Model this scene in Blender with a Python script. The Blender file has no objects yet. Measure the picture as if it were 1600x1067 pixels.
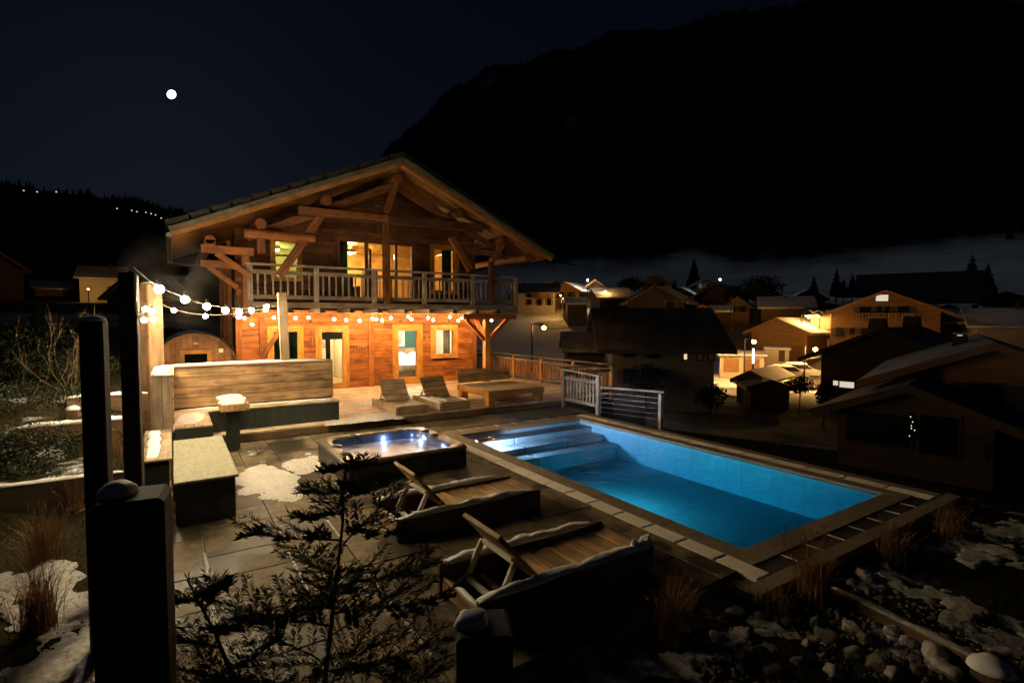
import bpy, bmesh, math, random
from mathutils import Vector, Matrix, noise as mnoise
random.seed(7)
SC = bpy.context.scene
COL = SC.collection
PI = math.pi
V = Vector

# ------------------------------------------------------------------ camera, sky, moonlight, exposure
YAW, PITCH, FPX, EYE = math.radians(32.93), math.radians(-2.5), 820.0, 2.65
cd = bpy.data.cameras.new('camera'); cam = bpy.data.objects.new('camera', cd); COL.objects.link(cam)
cd.sensor_width = 36.0; cd.lens = 36.0 * FPX / 1600.0; cd.clip_start = 0.05; cd.clip_end = 6000
cam.location = (0, 0, EYE); cam.rotation_euler = (PI / 2 + PITCH, 0, -YAW)
SC.camera = cam
SC.render.engine = 'CYCLES'
SC.cycles.use_denoising = True
SC.cycles.use_light_tree = True
SC.cycles.max_bounces = 8; SC.cycles.diffuse_bounces = 3; SC.cycles.glossy_bounces = 3
SC.cycles.transmission_bounces = 4; SC.cycles.transparent_max_bounces = 12; SC.cycles.volume_bounces = 0
SC.cycles.caustics_reflective = False; SC.cycles.caustics_refractive = False
SC.cycles.sample_clamp_indirect = 6.0
SC.view_settings.view_transform = 'Standard'; SC.view_settings.look = 'None'
SC.view_settings.exposure = 0.0; SC.view_settings.gamma = 1.0; SC.view_settings.use_curve_mapping = False

MOON_AZ = YAW + math.atan((268 - 800) / FPX)          # bearing of the moon, from +Y towards +X
MOON_EL = math.radians(19.5)
w = bpy.data.worlds.new('World'); SC.world = w; w.use_nodes = True
nt = w.node_tree; bgn = nt.nodes['Background']
sky = nt.nodes.new('ShaderNodeTexSky'); sky.sky_type = 'NISHITA'; sky.sun_disc = False
sky.sun_elevation = MOON_EL; sky.sun_rotation = MOON_AZ; sky.air_density = 1.0; sky.dust_density = 0.15; sky.ozone_density = 3.0
tint = nt.nodes.new('ShaderNodeMix'); tint.data_type = 'RGBA'; tint.blend_type = 'MULTIPLY'; tint.inputs[0].default_value = 1.0
tint.inputs[7].default_value = (0.66, 0.72, 0.9, 1)
nt.links.new(sky.outputs[0], tint.inputs[6]); nt.links.new(tint.outputs[2], bgn.inputs[0])
bgn.inputs[1].default_value = 0.00125
sd = bpy.data.lights.new('moonlight', 'SUN'); so = bpy.data.objects.new('moonlight', sd); COL.objects.link(so)
sd.energy = 0.17; sd.angle = math.radians(0.5); sd.color = (0.75, 0.86, 1.0)
mdir = V((math.sin(MOON_AZ) * math.cos(MOON_EL), math.cos(MOON_AZ) * math.cos(MOON_EL), math.sin(MOON_EL)))
mdir = V((math.sin(MOON_AZ) * math.cos(MOON_EL + 0.045), math.cos(MOON_AZ) * math.cos(MOON_EL + 0.045), math.sin(MOON_EL + 0.045)))
so.rotation_euler = mdir.to_track_quat('Z', 'Y').to_euler(); so.location = mdir * 50 + V((0, 0, 20))

# ------------------------------------------------------------------ measuring helpers (photo pixel -> point in the place)
_cf = V((math.sin(YAW) * math.cos(PITCH), math.cos(YAW) * math.cos(PITCH), math.sin(PITCH)))
_cr = V((math.cos(YAW), -math.sin(YAW), 0)); _cu = _cr.cross(_cf)
EYEV = V((0, 0, EYE))
def ray(px, py): return _cr * ((px - 800) / FPX) - _cu * ((py - 533.5) / FPX) + _cf
def atz(px, py, z=0.0):
    d = ray(px, py); return EYEV + d * ((z - EYE) / d.z)
def aty(px, py, y):
    d = ray(px, py); return EYEV + d * (y / d.y)
def atd(px, py, D):
    d = ray(px, py); return EYEV + d * (D / math.hypot(d.x, d.y))
def bearing(px): return YAW + math.atan((px - 800) / FPX)
def row_tan(px, row): return (498 - row) / FPX * math.cos(math.atan((px - 800) / FPX))

# ------------------------------------------------------------------ materials
MATS = {}
def newmat(name):
    m = bpy.data.materials.new(name); m.use_nodes = True; MATS[name] = m
    return m, m.node_tree, m.node_tree.nodes['Principled BSDF']
def tone(c, k): return (min(1, c[0] * k), min(1, c[1] * k), min(1, c[2] * k), 1)
def N(nt, t, **kw):
    n = nt.nodes.new(t)
    for k, v in kw.items(): setattr(n, k, v)
    return n
def surf(name, c, rough=0.75, var=0.3, scale=(4, 4, 4), bump=0.15, c2=None, world=False, rnd=0.25, spec=0.35, metal=0.0, detail=6, bdist=0.01, dist=0.0, rvar=0.0):
    m, nt, b = newmat(name)
    if world: src = N(nt, 'ShaderNodeNewGeometry').outputs['Position']
    else: src = N(nt, 'ShaderNodeTexCoord').outputs['Object']
    mp = N(nt, 'ShaderNodeMapping'); mp.inputs['Scale'].default_value = scale; nt.links.new(src, mp.inputs[0])
    oi = N(nt, 'ShaderNodeObjectInfo')
    off = N(nt, 'ShaderNodeVectorMath', operation='SCALE'); off.inputs[0].default_value = (13.1, 7.7, 5.3)
    mul = N(nt, 'ShaderNodeMath', operation='MULTIPLY'); mul.inputs[1].default_value = 9.0
    nt.links.new(oi.outputs['Random'], mul.inputs[0]); nt.links.new(mul.outputs[0], off.inputs['Scale'])
    add = N(nt, 'ShaderNodeVectorMath', operation='ADD'); nt.links.new(mp.outputs[0], add.inputs[0])
    if not world: nt.links.new(off.outputs[0], add.inputs[1])
    nz = N(nt, 'ShaderNodeTexNoise'); nz.inputs['Scale'].default_value = 1.0; nz.inputs['Detail'].default_value = detail
    nz.inputs['Roughness'].default_value = 0.68; nz.inputs['Distortion'].default_value = dist
    nt.links.new(add.outputs[0], nz.inputs['Vector'])
    cr = N(nt, 'ShaderNodeValToRGB'); cr.color_ramp.elements[0].position = 0.3; cr.color_ramp.elements[1].position = 0.7
    cr.color_ramp.elements[0].color = tone(c2 or c, 1 - var if not c2 else 1); cr.color_ramp.elements[1].color = tone(c, 1 + var if not c2 else 1)
    nt.links.new(nz.outputs['Fac'], cr.inputs[0])
    hv = N(nt, 'ShaderNodeHueSaturation')
    mr = N(nt, 'ShaderNodeMapRange'); mr.inputs['To Min'].default_value = 1 - rnd; mr.inputs['To Max'].default_value = 1 + rnd
    nt.links.new(oi.outputs['Random'], mr.inputs[0]); nt.links.new(mr.outputs[0], hv.inputs['Value'])
    nt.links.new(cr.outputs[0], hv.inputs['Color']); nt.links.new(hv.outputs[0], b.inputs['Base Color'])
    b.inputs['Roughness'].default_value = rough; b.inputs['Specular IOR Level'].default_value = spec; b.inputs['Metallic'].default_value = metal
    if rvar:
        rr = N(nt, 'ShaderNodeMapRange'); rr.inputs['To Min'].default_value = rough - rvar; rr.inputs['To Max'].default_value = rough + rvar
        nt.links.new(nz.outputs['Fac'], rr.inputs[0]); nt.links.new(rr.outputs[0], b.inputs['Roughness'])
    if bump:
        bp = N(nt, 'ShaderNodeBump'); bp.inputs['Strength'].default_value = bump; bp.inputs['Distance'].default_value = bdist
        nt.links.new(nz.outputs['Fac'], bp.inputs['Height']); nt.links.new(bp.outputs[0], b.inputs['Normal'])
    return m
def wood(name, c, var=0.45, rough=0.7, knots=0.0, rnd=0.25, wet=0.0, fine=1.0):
    """grain runs along the object's own X; streaks, slow tonal drift and a few knots"""
    m = surf(name, c, rough, var, (1.1, 17 * fine, 17 * fine), 0.35, rnd=rnd, detail=8, bdist=0.006, dist=0.6, rvar=0.12)
    nt = m.node_tree; b = nt.nodes['Principled BSDF']
    src = N(nt, 'ShaderNodeTexCoord').outputs['Object']
    oi = N(nt, 'ShaderNodeObjectInfo')
    ad = N(nt, 'ShaderNodeVectorMath', operation='ADD'); sc = N(nt, 'ShaderNodeVectorMath', operation='SCALE'); sc.inputs[0].default_value = (31, 17, 23)
    nt.links.new(oi.outputs['Random'], sc.inputs['Scale']); nt.links.new(src, ad.inputs[0]); nt.links.new(sc.outputs[0], ad.inputs[1])
    n2 = N(nt, 'ShaderNodeTexNoise'); n2.inputs['Scale'].default_value = 2.6; n2.inputs['Detail'].default_value = 3
    nt.links.new(ad.outputs[0], n2.inputs['Vector'])
    mr = N(nt, 'ShaderNodeMapRange'); mr.inputs[1].default_value = 0.3; mr.inputs[2].default_value = 0.7; mr.inputs[3].default_value = 0.62; mr.inputs[4].default_value = 1.25
    nt.links.new(n2.outputs['Fac'], mr.inputs[0])
    vo = N(nt, 'ShaderNodeTexVoronoi'); vo.inputs['Scale'].default_value = 1.0
    mp = N(nt, 'ShaderNodeMapping'); mp.inputs['Scale'].default_value = (2.6, 6, 6); nt.links.new(ad.outputs[0], mp.inputs[0]); nt.links.new(mp.outputs[0], vo.inputs['Vector'])
    kr = N(nt, 'ShaderNodeMapRange'); kr.inputs[1].default_value = 0.05; kr.inputs[2].default_value = 0.16; kr.inputs[3].default_value = 1 - knots; kr.inputs[4].default_value = 1.0
    nt.links.new(vo.outputs['Distance'], kr.inputs[0])
    mm = N(nt, 'ShaderNodeMath', operation='MULTIPLY'); nt.links.new(mr.outputs[0], mm.inputs[0]); nt.links.new(kr.outputs[0], mm.inputs[1])
    old = b.inputs['Base Color'].links[0].from_socket
    mx = N(nt, 'ShaderNodeVectorMath', operation='SCALE'); nt.links.new(old, mx.inputs[0]); nt.links.new(mm.outputs[0], mx.inputs['Scale'])
    nt.links.new(mx.outputs[0], b.inputs['Base Color'])
    return m
def glow(name, col, s):
    m, nt, b = newmat(name); b.inputs['Base Color'].default_value = (0, 0, 0, 1)
    b.inputs['Emission Color'].default_value = (*col, 1); b.inputs['Emission Strength'].default_value = s
    m.cycles.emission_sampling = 'NONE'
    return m
def glass(name, tintc=(0.9, 0.92, 0.9), gl=0.9):
    m, nt, b = newmat(name); nt.nodes.remove(b)
    o = nt.nodes['Material Output']
    tr = N(nt, 'ShaderNodeBsdfTransparent'); tr.inputs[0].default_value = (*tintc, 1)
    gs = N(nt, 'ShaderNodeBsdfGlossy'); gs.inputs['Roughness'].default_value = 0.02; gs.inputs[0].default_value = (gl, gl, gl, 1)
    fr = N(nt, 'ShaderNodeFresnel'); fr.inputs[0].default_value = 1.45
    mx = N(nt, 'ShaderNodeMixShader'); nt.links.new(fr.outputs[0], mx.inputs[0]); nt.links.new(tr.outputs[0], mx.inputs[1]); nt.links.new(gs.outputs[0], mx.inputs[2])
    nt.links.new(mx.outputs[0], o.inputs[0])
    return m

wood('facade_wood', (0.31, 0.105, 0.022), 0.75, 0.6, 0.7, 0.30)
wood('frame_wood', (0.50, 0.23, 0.045), 0.25, 0.5, 0.1, 0.08)
wood('beam_wood', (0.21, 0.076, 0.023), 0.4, 0.7, 0.45, 0.18)
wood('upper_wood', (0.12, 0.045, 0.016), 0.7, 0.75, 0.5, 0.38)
wood('dark_wood', (0.045, 0.032, 0.022), 0.4, 0.75, 0.2, 0.25)
wood('silver_wood', (0.30, 0.25, 0.20), 0.4, 0.8, 0.4, 0.2)
wood('purlin_wood', (0.17, 0.062, 0.022), 0.4, 0.75, 0.3, 0.15)
wood('panel_wood', (0.60, 0.36, 0.12), 0.2, 0.6, 0.2, 0.05)
wood('worn_wood', (0.18, 0.10, 0.048), 0.7, 0.75, 0.75, 0.1)
wood('barge_wood', (0.11, 0.10, 0.075), 0.45, 0.85, 0.4, 0.15)
wood('prop_wood', (0.62, 0.56, 0.48), 0.15, 0.7, 0.1, 0.05)
wood('rail_wood', (0.22, 0.17, 0.12), 0.4, 0.8, 0.3, 0.2)
wood('pale_wood', (0.36, 0.26, 0.155), 0.35, 0.75, 0.5, 0.12)
wood('bench_wood', (0.28, 0.175, 0.085), 0.75, 0.7, 0.4, 0.16)
wood('lounger_wood', (0.38, 0.235, 0.11), 0.7, 0.7, 0.6, 0.38)
wood('lounger_side', (0.12, 0.085, 0.05), 0.4, 0.75, 0.2, 0.2)
wood('deck_wood', (0.56, 0.43, 0.31), 0.6, 0.6, 0.3, 0.26)
wood('soffit_wood', (0.30, 0.135, 0.042), 0.4, 0.75, 0.45, 0.22)
wood('black_wood', (0.012, 0.011, 0.010), 0.4, 0.8, 0.1, 0.2)
wood('sauna_wood', (0.30, 0.155, 0.07), 0.35, 0.7, 0.3, 0.2)
wood('timber_edge', (0.16, 0.10, 0.055), 0.4, 0.8, 0.3, 0.2)
wood('ground_post', (0.035, 0.027, 0.02), 0.5, 0.85, 0.3, 0.2)
surf('snow', (0.80, 0.81, 0.82), 0.75, 0.06, (30, 30, 30), 0.5, rnd=0.0, bdist=0.012, spec=0.3)
surf('thin_snow', (0.70, 0.70, 0.69), 0.75, 0.05, (26, 26, 26), 0.4, c2=(0.24, 0.20, 0.15), rnd=0.0, bdist=0.006)
surf('patch_snow', (0.62, 0.61, 0.58), 0.8, 0.05, (22, 22, 22), 1.0, c2=(0.46, 0.43, 0.38), rnd=0.0, bdist=0.03, detail=9)
surf('bed_snow', (0.62, 0.61, 0.58), 0.8, 0.05, (18, 18, 18), 0.9, c2=(0.20, 0.18, 0.14), rnd=0.0, bdist=0.02, detail=9, world=True)
surf('black_panel', (0.028, 0.036, 0.030), 0.42, 0.5, (40, 40, 2.0), 0.25, rnd=0.06, rvar=0.12)
surf('tub_cabinet', (0.030, 0.024, 0.018), 0.5, 0.3, (6, 6, 30), 0.1, rnd=0.05)
surf('tub_rim', (0.07, 0.055, 0.045), 0.3, 0.5, (9, 9, 9), 0.25, rnd=0.0, dist=1.0, bdist=0.01)
surf('tub_shell', (0.055, 0.07, 0.12), 0.18, 0.4, (5, 5, 5), 0.0, rnd=0.0)
surf('coping', (0.21, 0.172, 0.12), 0.7, 0.22, (9, 9, 9), 0.2, rnd=0.14)
surf('grate', (0.62, 0.57, 0.49), 0.6, 0.12, (8, 8, 8), 0.1, rnd=0.07)
surf('channel_tile', (0.045, 0.040, 0.034), 0.5, 0.3, (12, 12, 12), 0.15, rnd=0.2)  # the near end lying unlit is put into this dark colour
surf('far_tile', (0.20, 0.13, 0.08), 0.6, 0.3, (7, 7, 7), 0.15, rnd=0.2)
surf('white_joint', (0.62, 0.60, 0.55), 0.7, 0.1, rnd=0.0)
surf('liner', (0.38, 0.43, 0.45), 0.5, 0.16, (3.5, 3.5, 3.5), 0.06, rnd=0.04, detail=9, dist=1.2)
surf('grey_metal', (0.30, 0.29, 0.28), 0.35, 0.1, metal=0.9, rnd=0.05)
surf('dark_metal', (0.05, 0.05, 0.05), 0.4, 0.1, metal=0.6, rnd=0.05)
surf('cable', (0.42, 0.34, 0.22), 0.6, 0.1, rnd=0.0)
surf('shingle', (0.017, 0.016, 0.012), 0.85, 0.4, (5, 5, 5), 0.3, rnd=0.35)
surf('plaster_cream', (0.62, 0.53, 0.38), 0.8, 0.06, rnd=0.0)
surf('plaster_green', (0.035, 0.10, 0.075), 0.7, 0.08, rnd=0.0)
surf('plaster_olive', (0.50, 0.50, 0.20), 0.8, 0.06, rnd=0.0)
surf('linen', (0.80, 0.77, 0.72), 0.8, 0.04, (6, 6, 6), 0.4, rnd=0.03, bdist=0.02)
surf('curtain_green', (0.10, 0.14, 0.075), 0.85, 0.15, rnd=0.1)
surf('curtain_pale', (0.60, 0.56, 0.50), 0.85, 0.1, rnd=0.1)
surf('charcoal', (0.03, 0.028, 0.026), 0.6, 0.2, rnd=0.1)
surf('print_art', (0.45, 0.44, 0.40), 0.6, 0.5, (6, 6, 6), 0, rnd=0.0, c2=(0.16, 0.17, 0.15))
surf('village_wood', (0.24, 0.13, 0.055), 0.8, 0.35, (0.8, 0.8, 9), 0.2, rnd=0.25)
surf('village_dark', (0.07, 0.05, 0.034), 0.85, 0.3, (0.8, 0.8, 9), 0.1, rnd=0.25)
surf('village_plaster', (0.52, 0.46, 0.38), 0.85, 0.12, (0.6, 0.6, 0.6), 0.1, rnd=0.12)
surf('village_grey', (0.36, 0.32, 0.28), 0.85, 0.2, (0.6, 0.6, 0.6), 0.1, rnd=0.12)
surf('roof_snow', (0.72, 0.73, 0.75), 0.8, 0.08, (0.5, 0.5, 0.5), 0.3, c2=(0.50, 0.49, 0.48), rnd=0.05)
surf('roof_thin_snow', (0.40, 0.40, 0.42), 0.8, 0.1, (0.7, 0.7, 0.7), 0.3, c2=(0.11, 0.10, 0.10), rnd=0.1)
surf('roof_old_snow', (0.22, 0.22, 0.23), 0.85, 0.1, (0.5, 0.5, 0.5), 0.3, c2=(0.05, 0.047, 0.045), rnd=0.1)
surf('roof_dark', (0.05, 0.045, 0.042), 0.85, 0.3, (0.7, 0.7, 0.7), 0.3, rnd=0.15)
surf('window_dark', (0.012, 0.012, 0.014), 0.12, 0.2, rnd=0.1, spec=0.5)
surf('trunk', (0.06, 0.045, 0.03), 0.9, 0.3, (6, 6, 6), 0.4)
surf('conifer', (0.016, 0.023, 0.012), 0.95, 0.35, (0.7, 0.7, 0.7), 0, rnd=0.2, spec=0.0)
surf('yew', (0.022, 0.036, 0.014), 0.7, 0.3, (9, 9, 9), 0, rnd=0.05)
surf('twig', (0.17, 0.12, 0.07), 0.85, 0.3, (9, 9, 9), 0, rnd=0.1)
surf('dry_grass', (0.24, 0.13, 0.055), 0.85, 0.4, (5, 5, 5), 0, rnd=0.15)
surf('green_leaf', (0.011, 0.019, 0.005), 0.7, 0.4, (6, 6, 6), 0, rnd=0.2)
surf('rock', (0.17, 0.155, 0.125), 0.85, 0.35, (7, 7, 7), 0.5, rnd=0.35, bdist=0.02)
surf('car_paint', (0.25, 0.25, 0.26), 0.35, 0.05, rnd=0.2, metal=0.3)
surf('tyre', (0.02, 0.02, 0.02), 0.8, 0.1)
surf('road_snow', (0.55, 0.52, 0.48), 0.75, 0.15, (0.8, 0.8, 0.8), 0.4, c2=(0.30, 0.27, 0.23), rnd=0.0, world=True)
surf('asphalt', (0.05, 0.048, 0.045), 0.85, 0.3, (2, 2, 2), 0.3, rnd=0.0, world=True)
surf('awning', (0.02, 0.02, 0.022), 0.8, 0.1)
glass('window_glass'); glass('tinted_glass', (0.55, 0.58, 0.50))
glow('bulb_warm', (1.0, 0.72, 0.40), 60); glow('bulb_white', (1.0, 0.86, 0.68), 90)
glow('sodium', (1.0, 0.50, 0.12), 120); glow('cold_lamp', (0.75, 1.0, 0.70), 40); glow('blue_tube', (0.55, 0.78, 1.0), 6)
glow('lit_pane', (1.0, 0.72, 0.36), 0.9); glow('lit_pale', (1.0, 0.86, 0.66), 0.7); glow('led', (0.55, 0.78, 1.0), 25); glow('pool_led', (0.6, 0.8, 1.0), 12)
glow('moon_face', (0.86, 0.95, 1.0), 5.0); glow('hill_light', (0.85, 1.0, 0.85), 0.8); glow('hill_light_warm', (1.0, 0.8, 0.45), 0.8)
glow('fairy', (1.0, 0.86, 0.6), 1.6)

def paving_material():
    m = surf('slab', (0.138, 0.110, 0.064), 0.7, 0.4, (7, 7, 7), 0.35, rnd=0.3, bdist=0.006, spec=0.2)
    nt = m.node_tree; b = nt.nodes['Principled BSDF']
    pos = N(nt, 'ShaderNodeNewGeometry').outputs['Position']
    n2 = N(nt, 'ShaderNodeTexNoise'); n2.inputs['Scale'].default_value = 1.25; n2.inputs['Detail'].default_value = 8; n2.inputs['Roughness'].default_value = 0.6
    nt.links.new(pos, n2.inputs['Vector'])
    r = N(nt, 'ShaderNodeMapRange'); r.inputs[1].default_value = 0.49; r.inputs[2].default_value = 0.54
    nt.links.new(n2.outputs['Fac'], r.inputs[0])
    old = b.inputs['Base Color'].links[0].from_socket
    k = N(nt, 'ShaderNodeMapRange'); k.inputs[3].default_value = 1.0; k.inputs[4].default_value = 0.24; nt.links.new(r.outputs[0], k.inputs[0])
    s = N(nt, 'ShaderNodeVectorMath', operation='SCALE'); nt.links.new(old, s.inputs[0]); nt.links.new(k.outputs[0], s.inputs['Scale'])
    nt.links.new(s.outputs[0], b.inputs['Base Color'])
    q = N(nt, 'ShaderNodeMapRange'); q.inputs[3].default_value = 0.75; q.inputs[4].default_value = 0.5; nt.links.new(r.outputs[0], q.inputs[0]); nt.links.new(q.outputs[0], b.inputs['Roughness'])
paving_material()

def ground_material(name, soil, soil2, nscale, edge):
    """soil or turf with snow lying where the vertex attribute 'snow' and a noise agree"""
    m, nt, b = newmat(name)
    pos = N(nt, 'ShaderNodeNewGeometry').outputs['Position']
    at = N(nt, 'ShaderNodeAttribute', attribute_name='snow')
    n1 = N(nt, 'ShaderNodeTexNoise'); n1.inputs['Scale'].default_value = nscale; n1.inputs['Detail'].default_value = 8; n1.inputs['Roughness'].default_value = 0.66
    n2 = N(nt, 'ShaderNodeTexNoise'); n2.inputs['Scale'].default_value = nscale * 9; n2.inputs['Detail'].default_value = 6
    nt.links.new(pos, n1.inputs['Vector']); nt.links.new(pos, n2.inputs['Vector'])
    su = N(nt, 'ShaderNodeMath', operation='ADD'); nt.links.new(n1.outputs['Fac'], su.inputs[0]); nt.links.new(at.outputs['Fac'], su.inputs[1])
    r = N(nt, 'ShaderNodeMapRange'); r.inputs[1].default_value = 1.0 - edge; r.inputs[2].default_value = 1.0 + edge; nt.links.new(su.outputs[0], r.inputs[0])
    c = N(nt, 'ShaderNodeMix', data_type='RGBA'); c.inputs[6].default_value = (*soil, 1); c.inputs[7].default_value = (*soil2, 1); nt.links.new(n2.outputs['Fac'], c.inputs[0])
    d = N(nt, 'ShaderNodeMix', data_type='RGBA'); d.inputs[7].default_value = (0.76, 0.77, 0.79, 1); nt.links.new(r.outputs[0], d.inputs[0]); nt.links.new(c.outputs[2], d.inputs[6])
    nt.links.new(d.outputs[2], b.inputs['Base Color']); b.inputs['Roughness'].default_value = 0.95; b.inputs['Specular IOR Level'].default_value = 0.0
    h = N(nt, 'ShaderNodeMath', operation='ADD'); nt.links.new(n2.outputs['Fac'], h.inputs[0]); nt.links.new(r.outputs[0], h.inputs[1])
    bp = N(nt, 'ShaderNodeBump'); bp.inputs['Strength'].default_value = 0.6; bp.inputs['Distance'].default_value = 0.12 / nscale if nscale > 0.5 else 0.25
    nt.links.new(h.outputs[0], bp.inputs['Height']); nt.links.new(bp.outputs[0], b.inputs['Normal'])
ground_material('ground_cover', (0.020, 0.016, 0.010), (0.034, 0.032, 0.014), 1.3, 0.06)
ground_material('slope_cover', (0.018, 0.020, 0.012), (0.034, 0.034, 0.020), 0.035, 0.30)

def water_material():
    m, nt, b = newmat('water'); nt.nodes.remove(b); o = nt.nodes['Material Output']
    tr = N(nt, 'ShaderNodeBsdfTransparent'); tr.inputs[0].default_value = (0.96, 0.98, 1, 1)
    gs = N(nt, 'ShaderNodeBsdfGlossy'); gs.inputs['Roughness'].default_value = 0.06
    fr = N(nt, 'ShaderNodeFresnel'); fr.inputs[0].default_value = 1.33
    pos = N(nt, 'ShaderNodeNewGeometry').outputs['Position']
    n1 = N(nt, 'ShaderNodeTexNoise'); n1.inputs['Scale'].default_value = 3.0; n1.inputs['Detail'].default_value = 4; n1.inputs['Distortion'].default_value = 0.8; nt.links.new(pos, n1.inputs['Vector'])
    bp = N(nt, 'ShaderNodeBump'); bp.inputs['Strength'].default_value = 0.5; bp.inputs['Distance'].default_value = 0.06
    nt.links.new(n1.outputs['Fac'], bp.inputs['Height']); nt.links.new(bp.outputs[0], gs.inputs['Normal']); nt.links.new(bp.outputs[0], fr.inputs['Normal'])
    mx = N(nt, 'ShaderNodeMixShader'); nt.links.new(fr.outputs[0], mx.inputs[0]); nt.links.new(tr.outputs[0], mx.inputs[1]); nt.links.new(gs.outputs[0], mx.inputs[2])
    nt.links.new(mx.outputs[0], o.inputs[0])
    va = N(nt, 'ShaderNodeVolumeAbsorption'); va.inputs[0].default_value = (0.02, 0.58, 0.78, 1); va.inputs[1].default_value = 0.46
    nt.links.new(va.outputs[0], o.inputs['Volume'])
water_material()
def tub_water_material():
    m, nt, b = newmat('tub_water')
    b.inputs['Base Color'].default_value = (0.30, 0.26, 0.29, 1); b.inputs['Roughness'].default_value = 0.42; b.inputs['Specular IOR Level'].default_value = 0.25
    pos = N(nt, 'ShaderNodeNewGeometry').outputs['Position']
    n1 = N(nt, 'ShaderNodeTexNoise'); n1.inputs['Scale'].default_value = 1.6; n1.inputs['Detail'].default_value = 6; n1.inputs['Distortion'].default_value = 1.2; nt.links.new(pos, n1.inputs['Vector'])
    cr = N(nt, 'ShaderNodeValToRGB'); cr.color_ramp.elements[0].position = 0.36; cr.color_ramp.elements[0].color = (0.06, 0.07, 0.13, 1); cr.color_ramp.elements[1].position = 0.6; cr.color_ramp.elements[1].color = (0.30, 0.29, 0.40, 1)
    nt.links.new(n1.outputs['Fac'], cr.inputs[0]); nt.links.new(cr.outputs[0], b.inputs['Base Color'])
    bp = N(nt, 'ShaderNodeBump'); bp.inputs['Strength'].default_value = 0.2; bp.inputs['Distance'].default_value = 0.03; nt.links.new(n1.outputs['Fac'], bp.inputs['Height']); nt.links.new(bp.outputs[0], b.inputs['Normal'])
tub_water_material()

# ------------------------------------------------------------------ building helpers; everything is given in the current frame T
T = Matrix.Identity(4)
def frame(loc=(0, 0, 0), rz=0.0):
    global T
    T = Matrix.Translation(V(loc)) @ Matrix.Rotation(rz, 4, 'Z')
def world(o):
    m = o.matrix_basis.copy()
    while o.parent: o = o.parent; m = o.matrix_basis @ m
    return m
def link(name, data, W, parent=None):
    o = bpy.data.objects.new(name, data); COL.objects.link(o)
    if parent is not None:
        o.parent = parent; o.matrix_basis = world(parent).inverted() @ W
    else: o.matrix_basis = W
    return o
def tag(o, label=None, cat=None, group=None, kind=None):
    if label: o['label'] = label
    if cat: o['category'] = cat
    if group: o['group'] = group
    if kind: o['kind'] = kind
    return o
def thing(name, label, cat, loc=(0, 0, 0), rz=0.0, group=None):
    """Empty at the thing's base; later coordinates stay in the current frame T"""
    o = link(name, None, T @ Matrix.Translation(V(loc)) @ Matrix.Rotation(rz, 4, 'Z')); o.empty_display_size = 0.2
    return tag(o, label, cat, group)
_cache = {}
def bar_mesh(l, w_, h, m, ch):
    key = (round(l, 3), round(w_, 3), round(h, 3), m, ch)
    if key in _cache: return _cache[key]
    bm = bmesh.new(); bmesh.ops.create_cube(bm, size=1.0)
    for v in bm.verts: v.co = V((v.co.x * l, v.co.y * w_, v.co.z * h))
    c = min(ch, 0.22 * min(l, w_, h))
    if c > 0.0005: bmesh.ops.bevel(bm, geom=bm.edges[:], offset=c, segments=1, affect='EDGES', profile=0.5)
    me = bpy.data.meshes.new('bar'); bm.to_mesh(me); bm.free(); me.materials.append(MATS[m]); _cache[key] = me
    return me
def bar(name, p0, p1, w_, h, m, parent=None, up=(0, 0, 1), ch=0.008, roll=0.0):
    """a squared timber from p0 to p1: w_ across, h along 'up'"""
    p0, p1 = V(p0), V(p1); d = p1 - p0; l = d.length; x = d / l; u = V(up)
    if abs(x.dot(u)) > 0.98: u = V((0, 1, 0)) if abs(x.y) < 0.9 else V((1, 0, 0))
    y = u.cross(x).normalized(); z = x.cross(y)
    R = Matrix((x, y, z)).transposed().to_4x4()
    W = T @ Matrix.Translation((p0 + p1) / 2) @ R @ Matrix.Rotation(roll, 4, 'X')
    return link(name, bar_mesh(l, w_, h, m, ch), W, parent)
def bx(name, x0, x1, y0, y1, z0, z1, m, parent=None, ch=0.008):
    """an upright box; its own X runs along its longest side"""
    s = (x1 - x0, y1 - y0, z1 - z0); c = ((x0 + x1) / 2, (y0 + y1) / 2, (z0 + z1) / 2)
    k = s.index(max(s))
    if k == 0: return bar(name, (x0, c[1], c[2]), (x1, c[1], c[2]), s[1], s[2], m, parent, ch=ch)
    if k == 1: return bar(name, (c[0], y0, c[2]), (c[0], y1, c[2]), s[0], s[2], m, parent, ch=ch)
    return bar(name, (c[0], c[1], z0), (c[0], c[1], z1), s[0], s[1], m, parent, up=(0, 1, 0), ch=ch)
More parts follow.
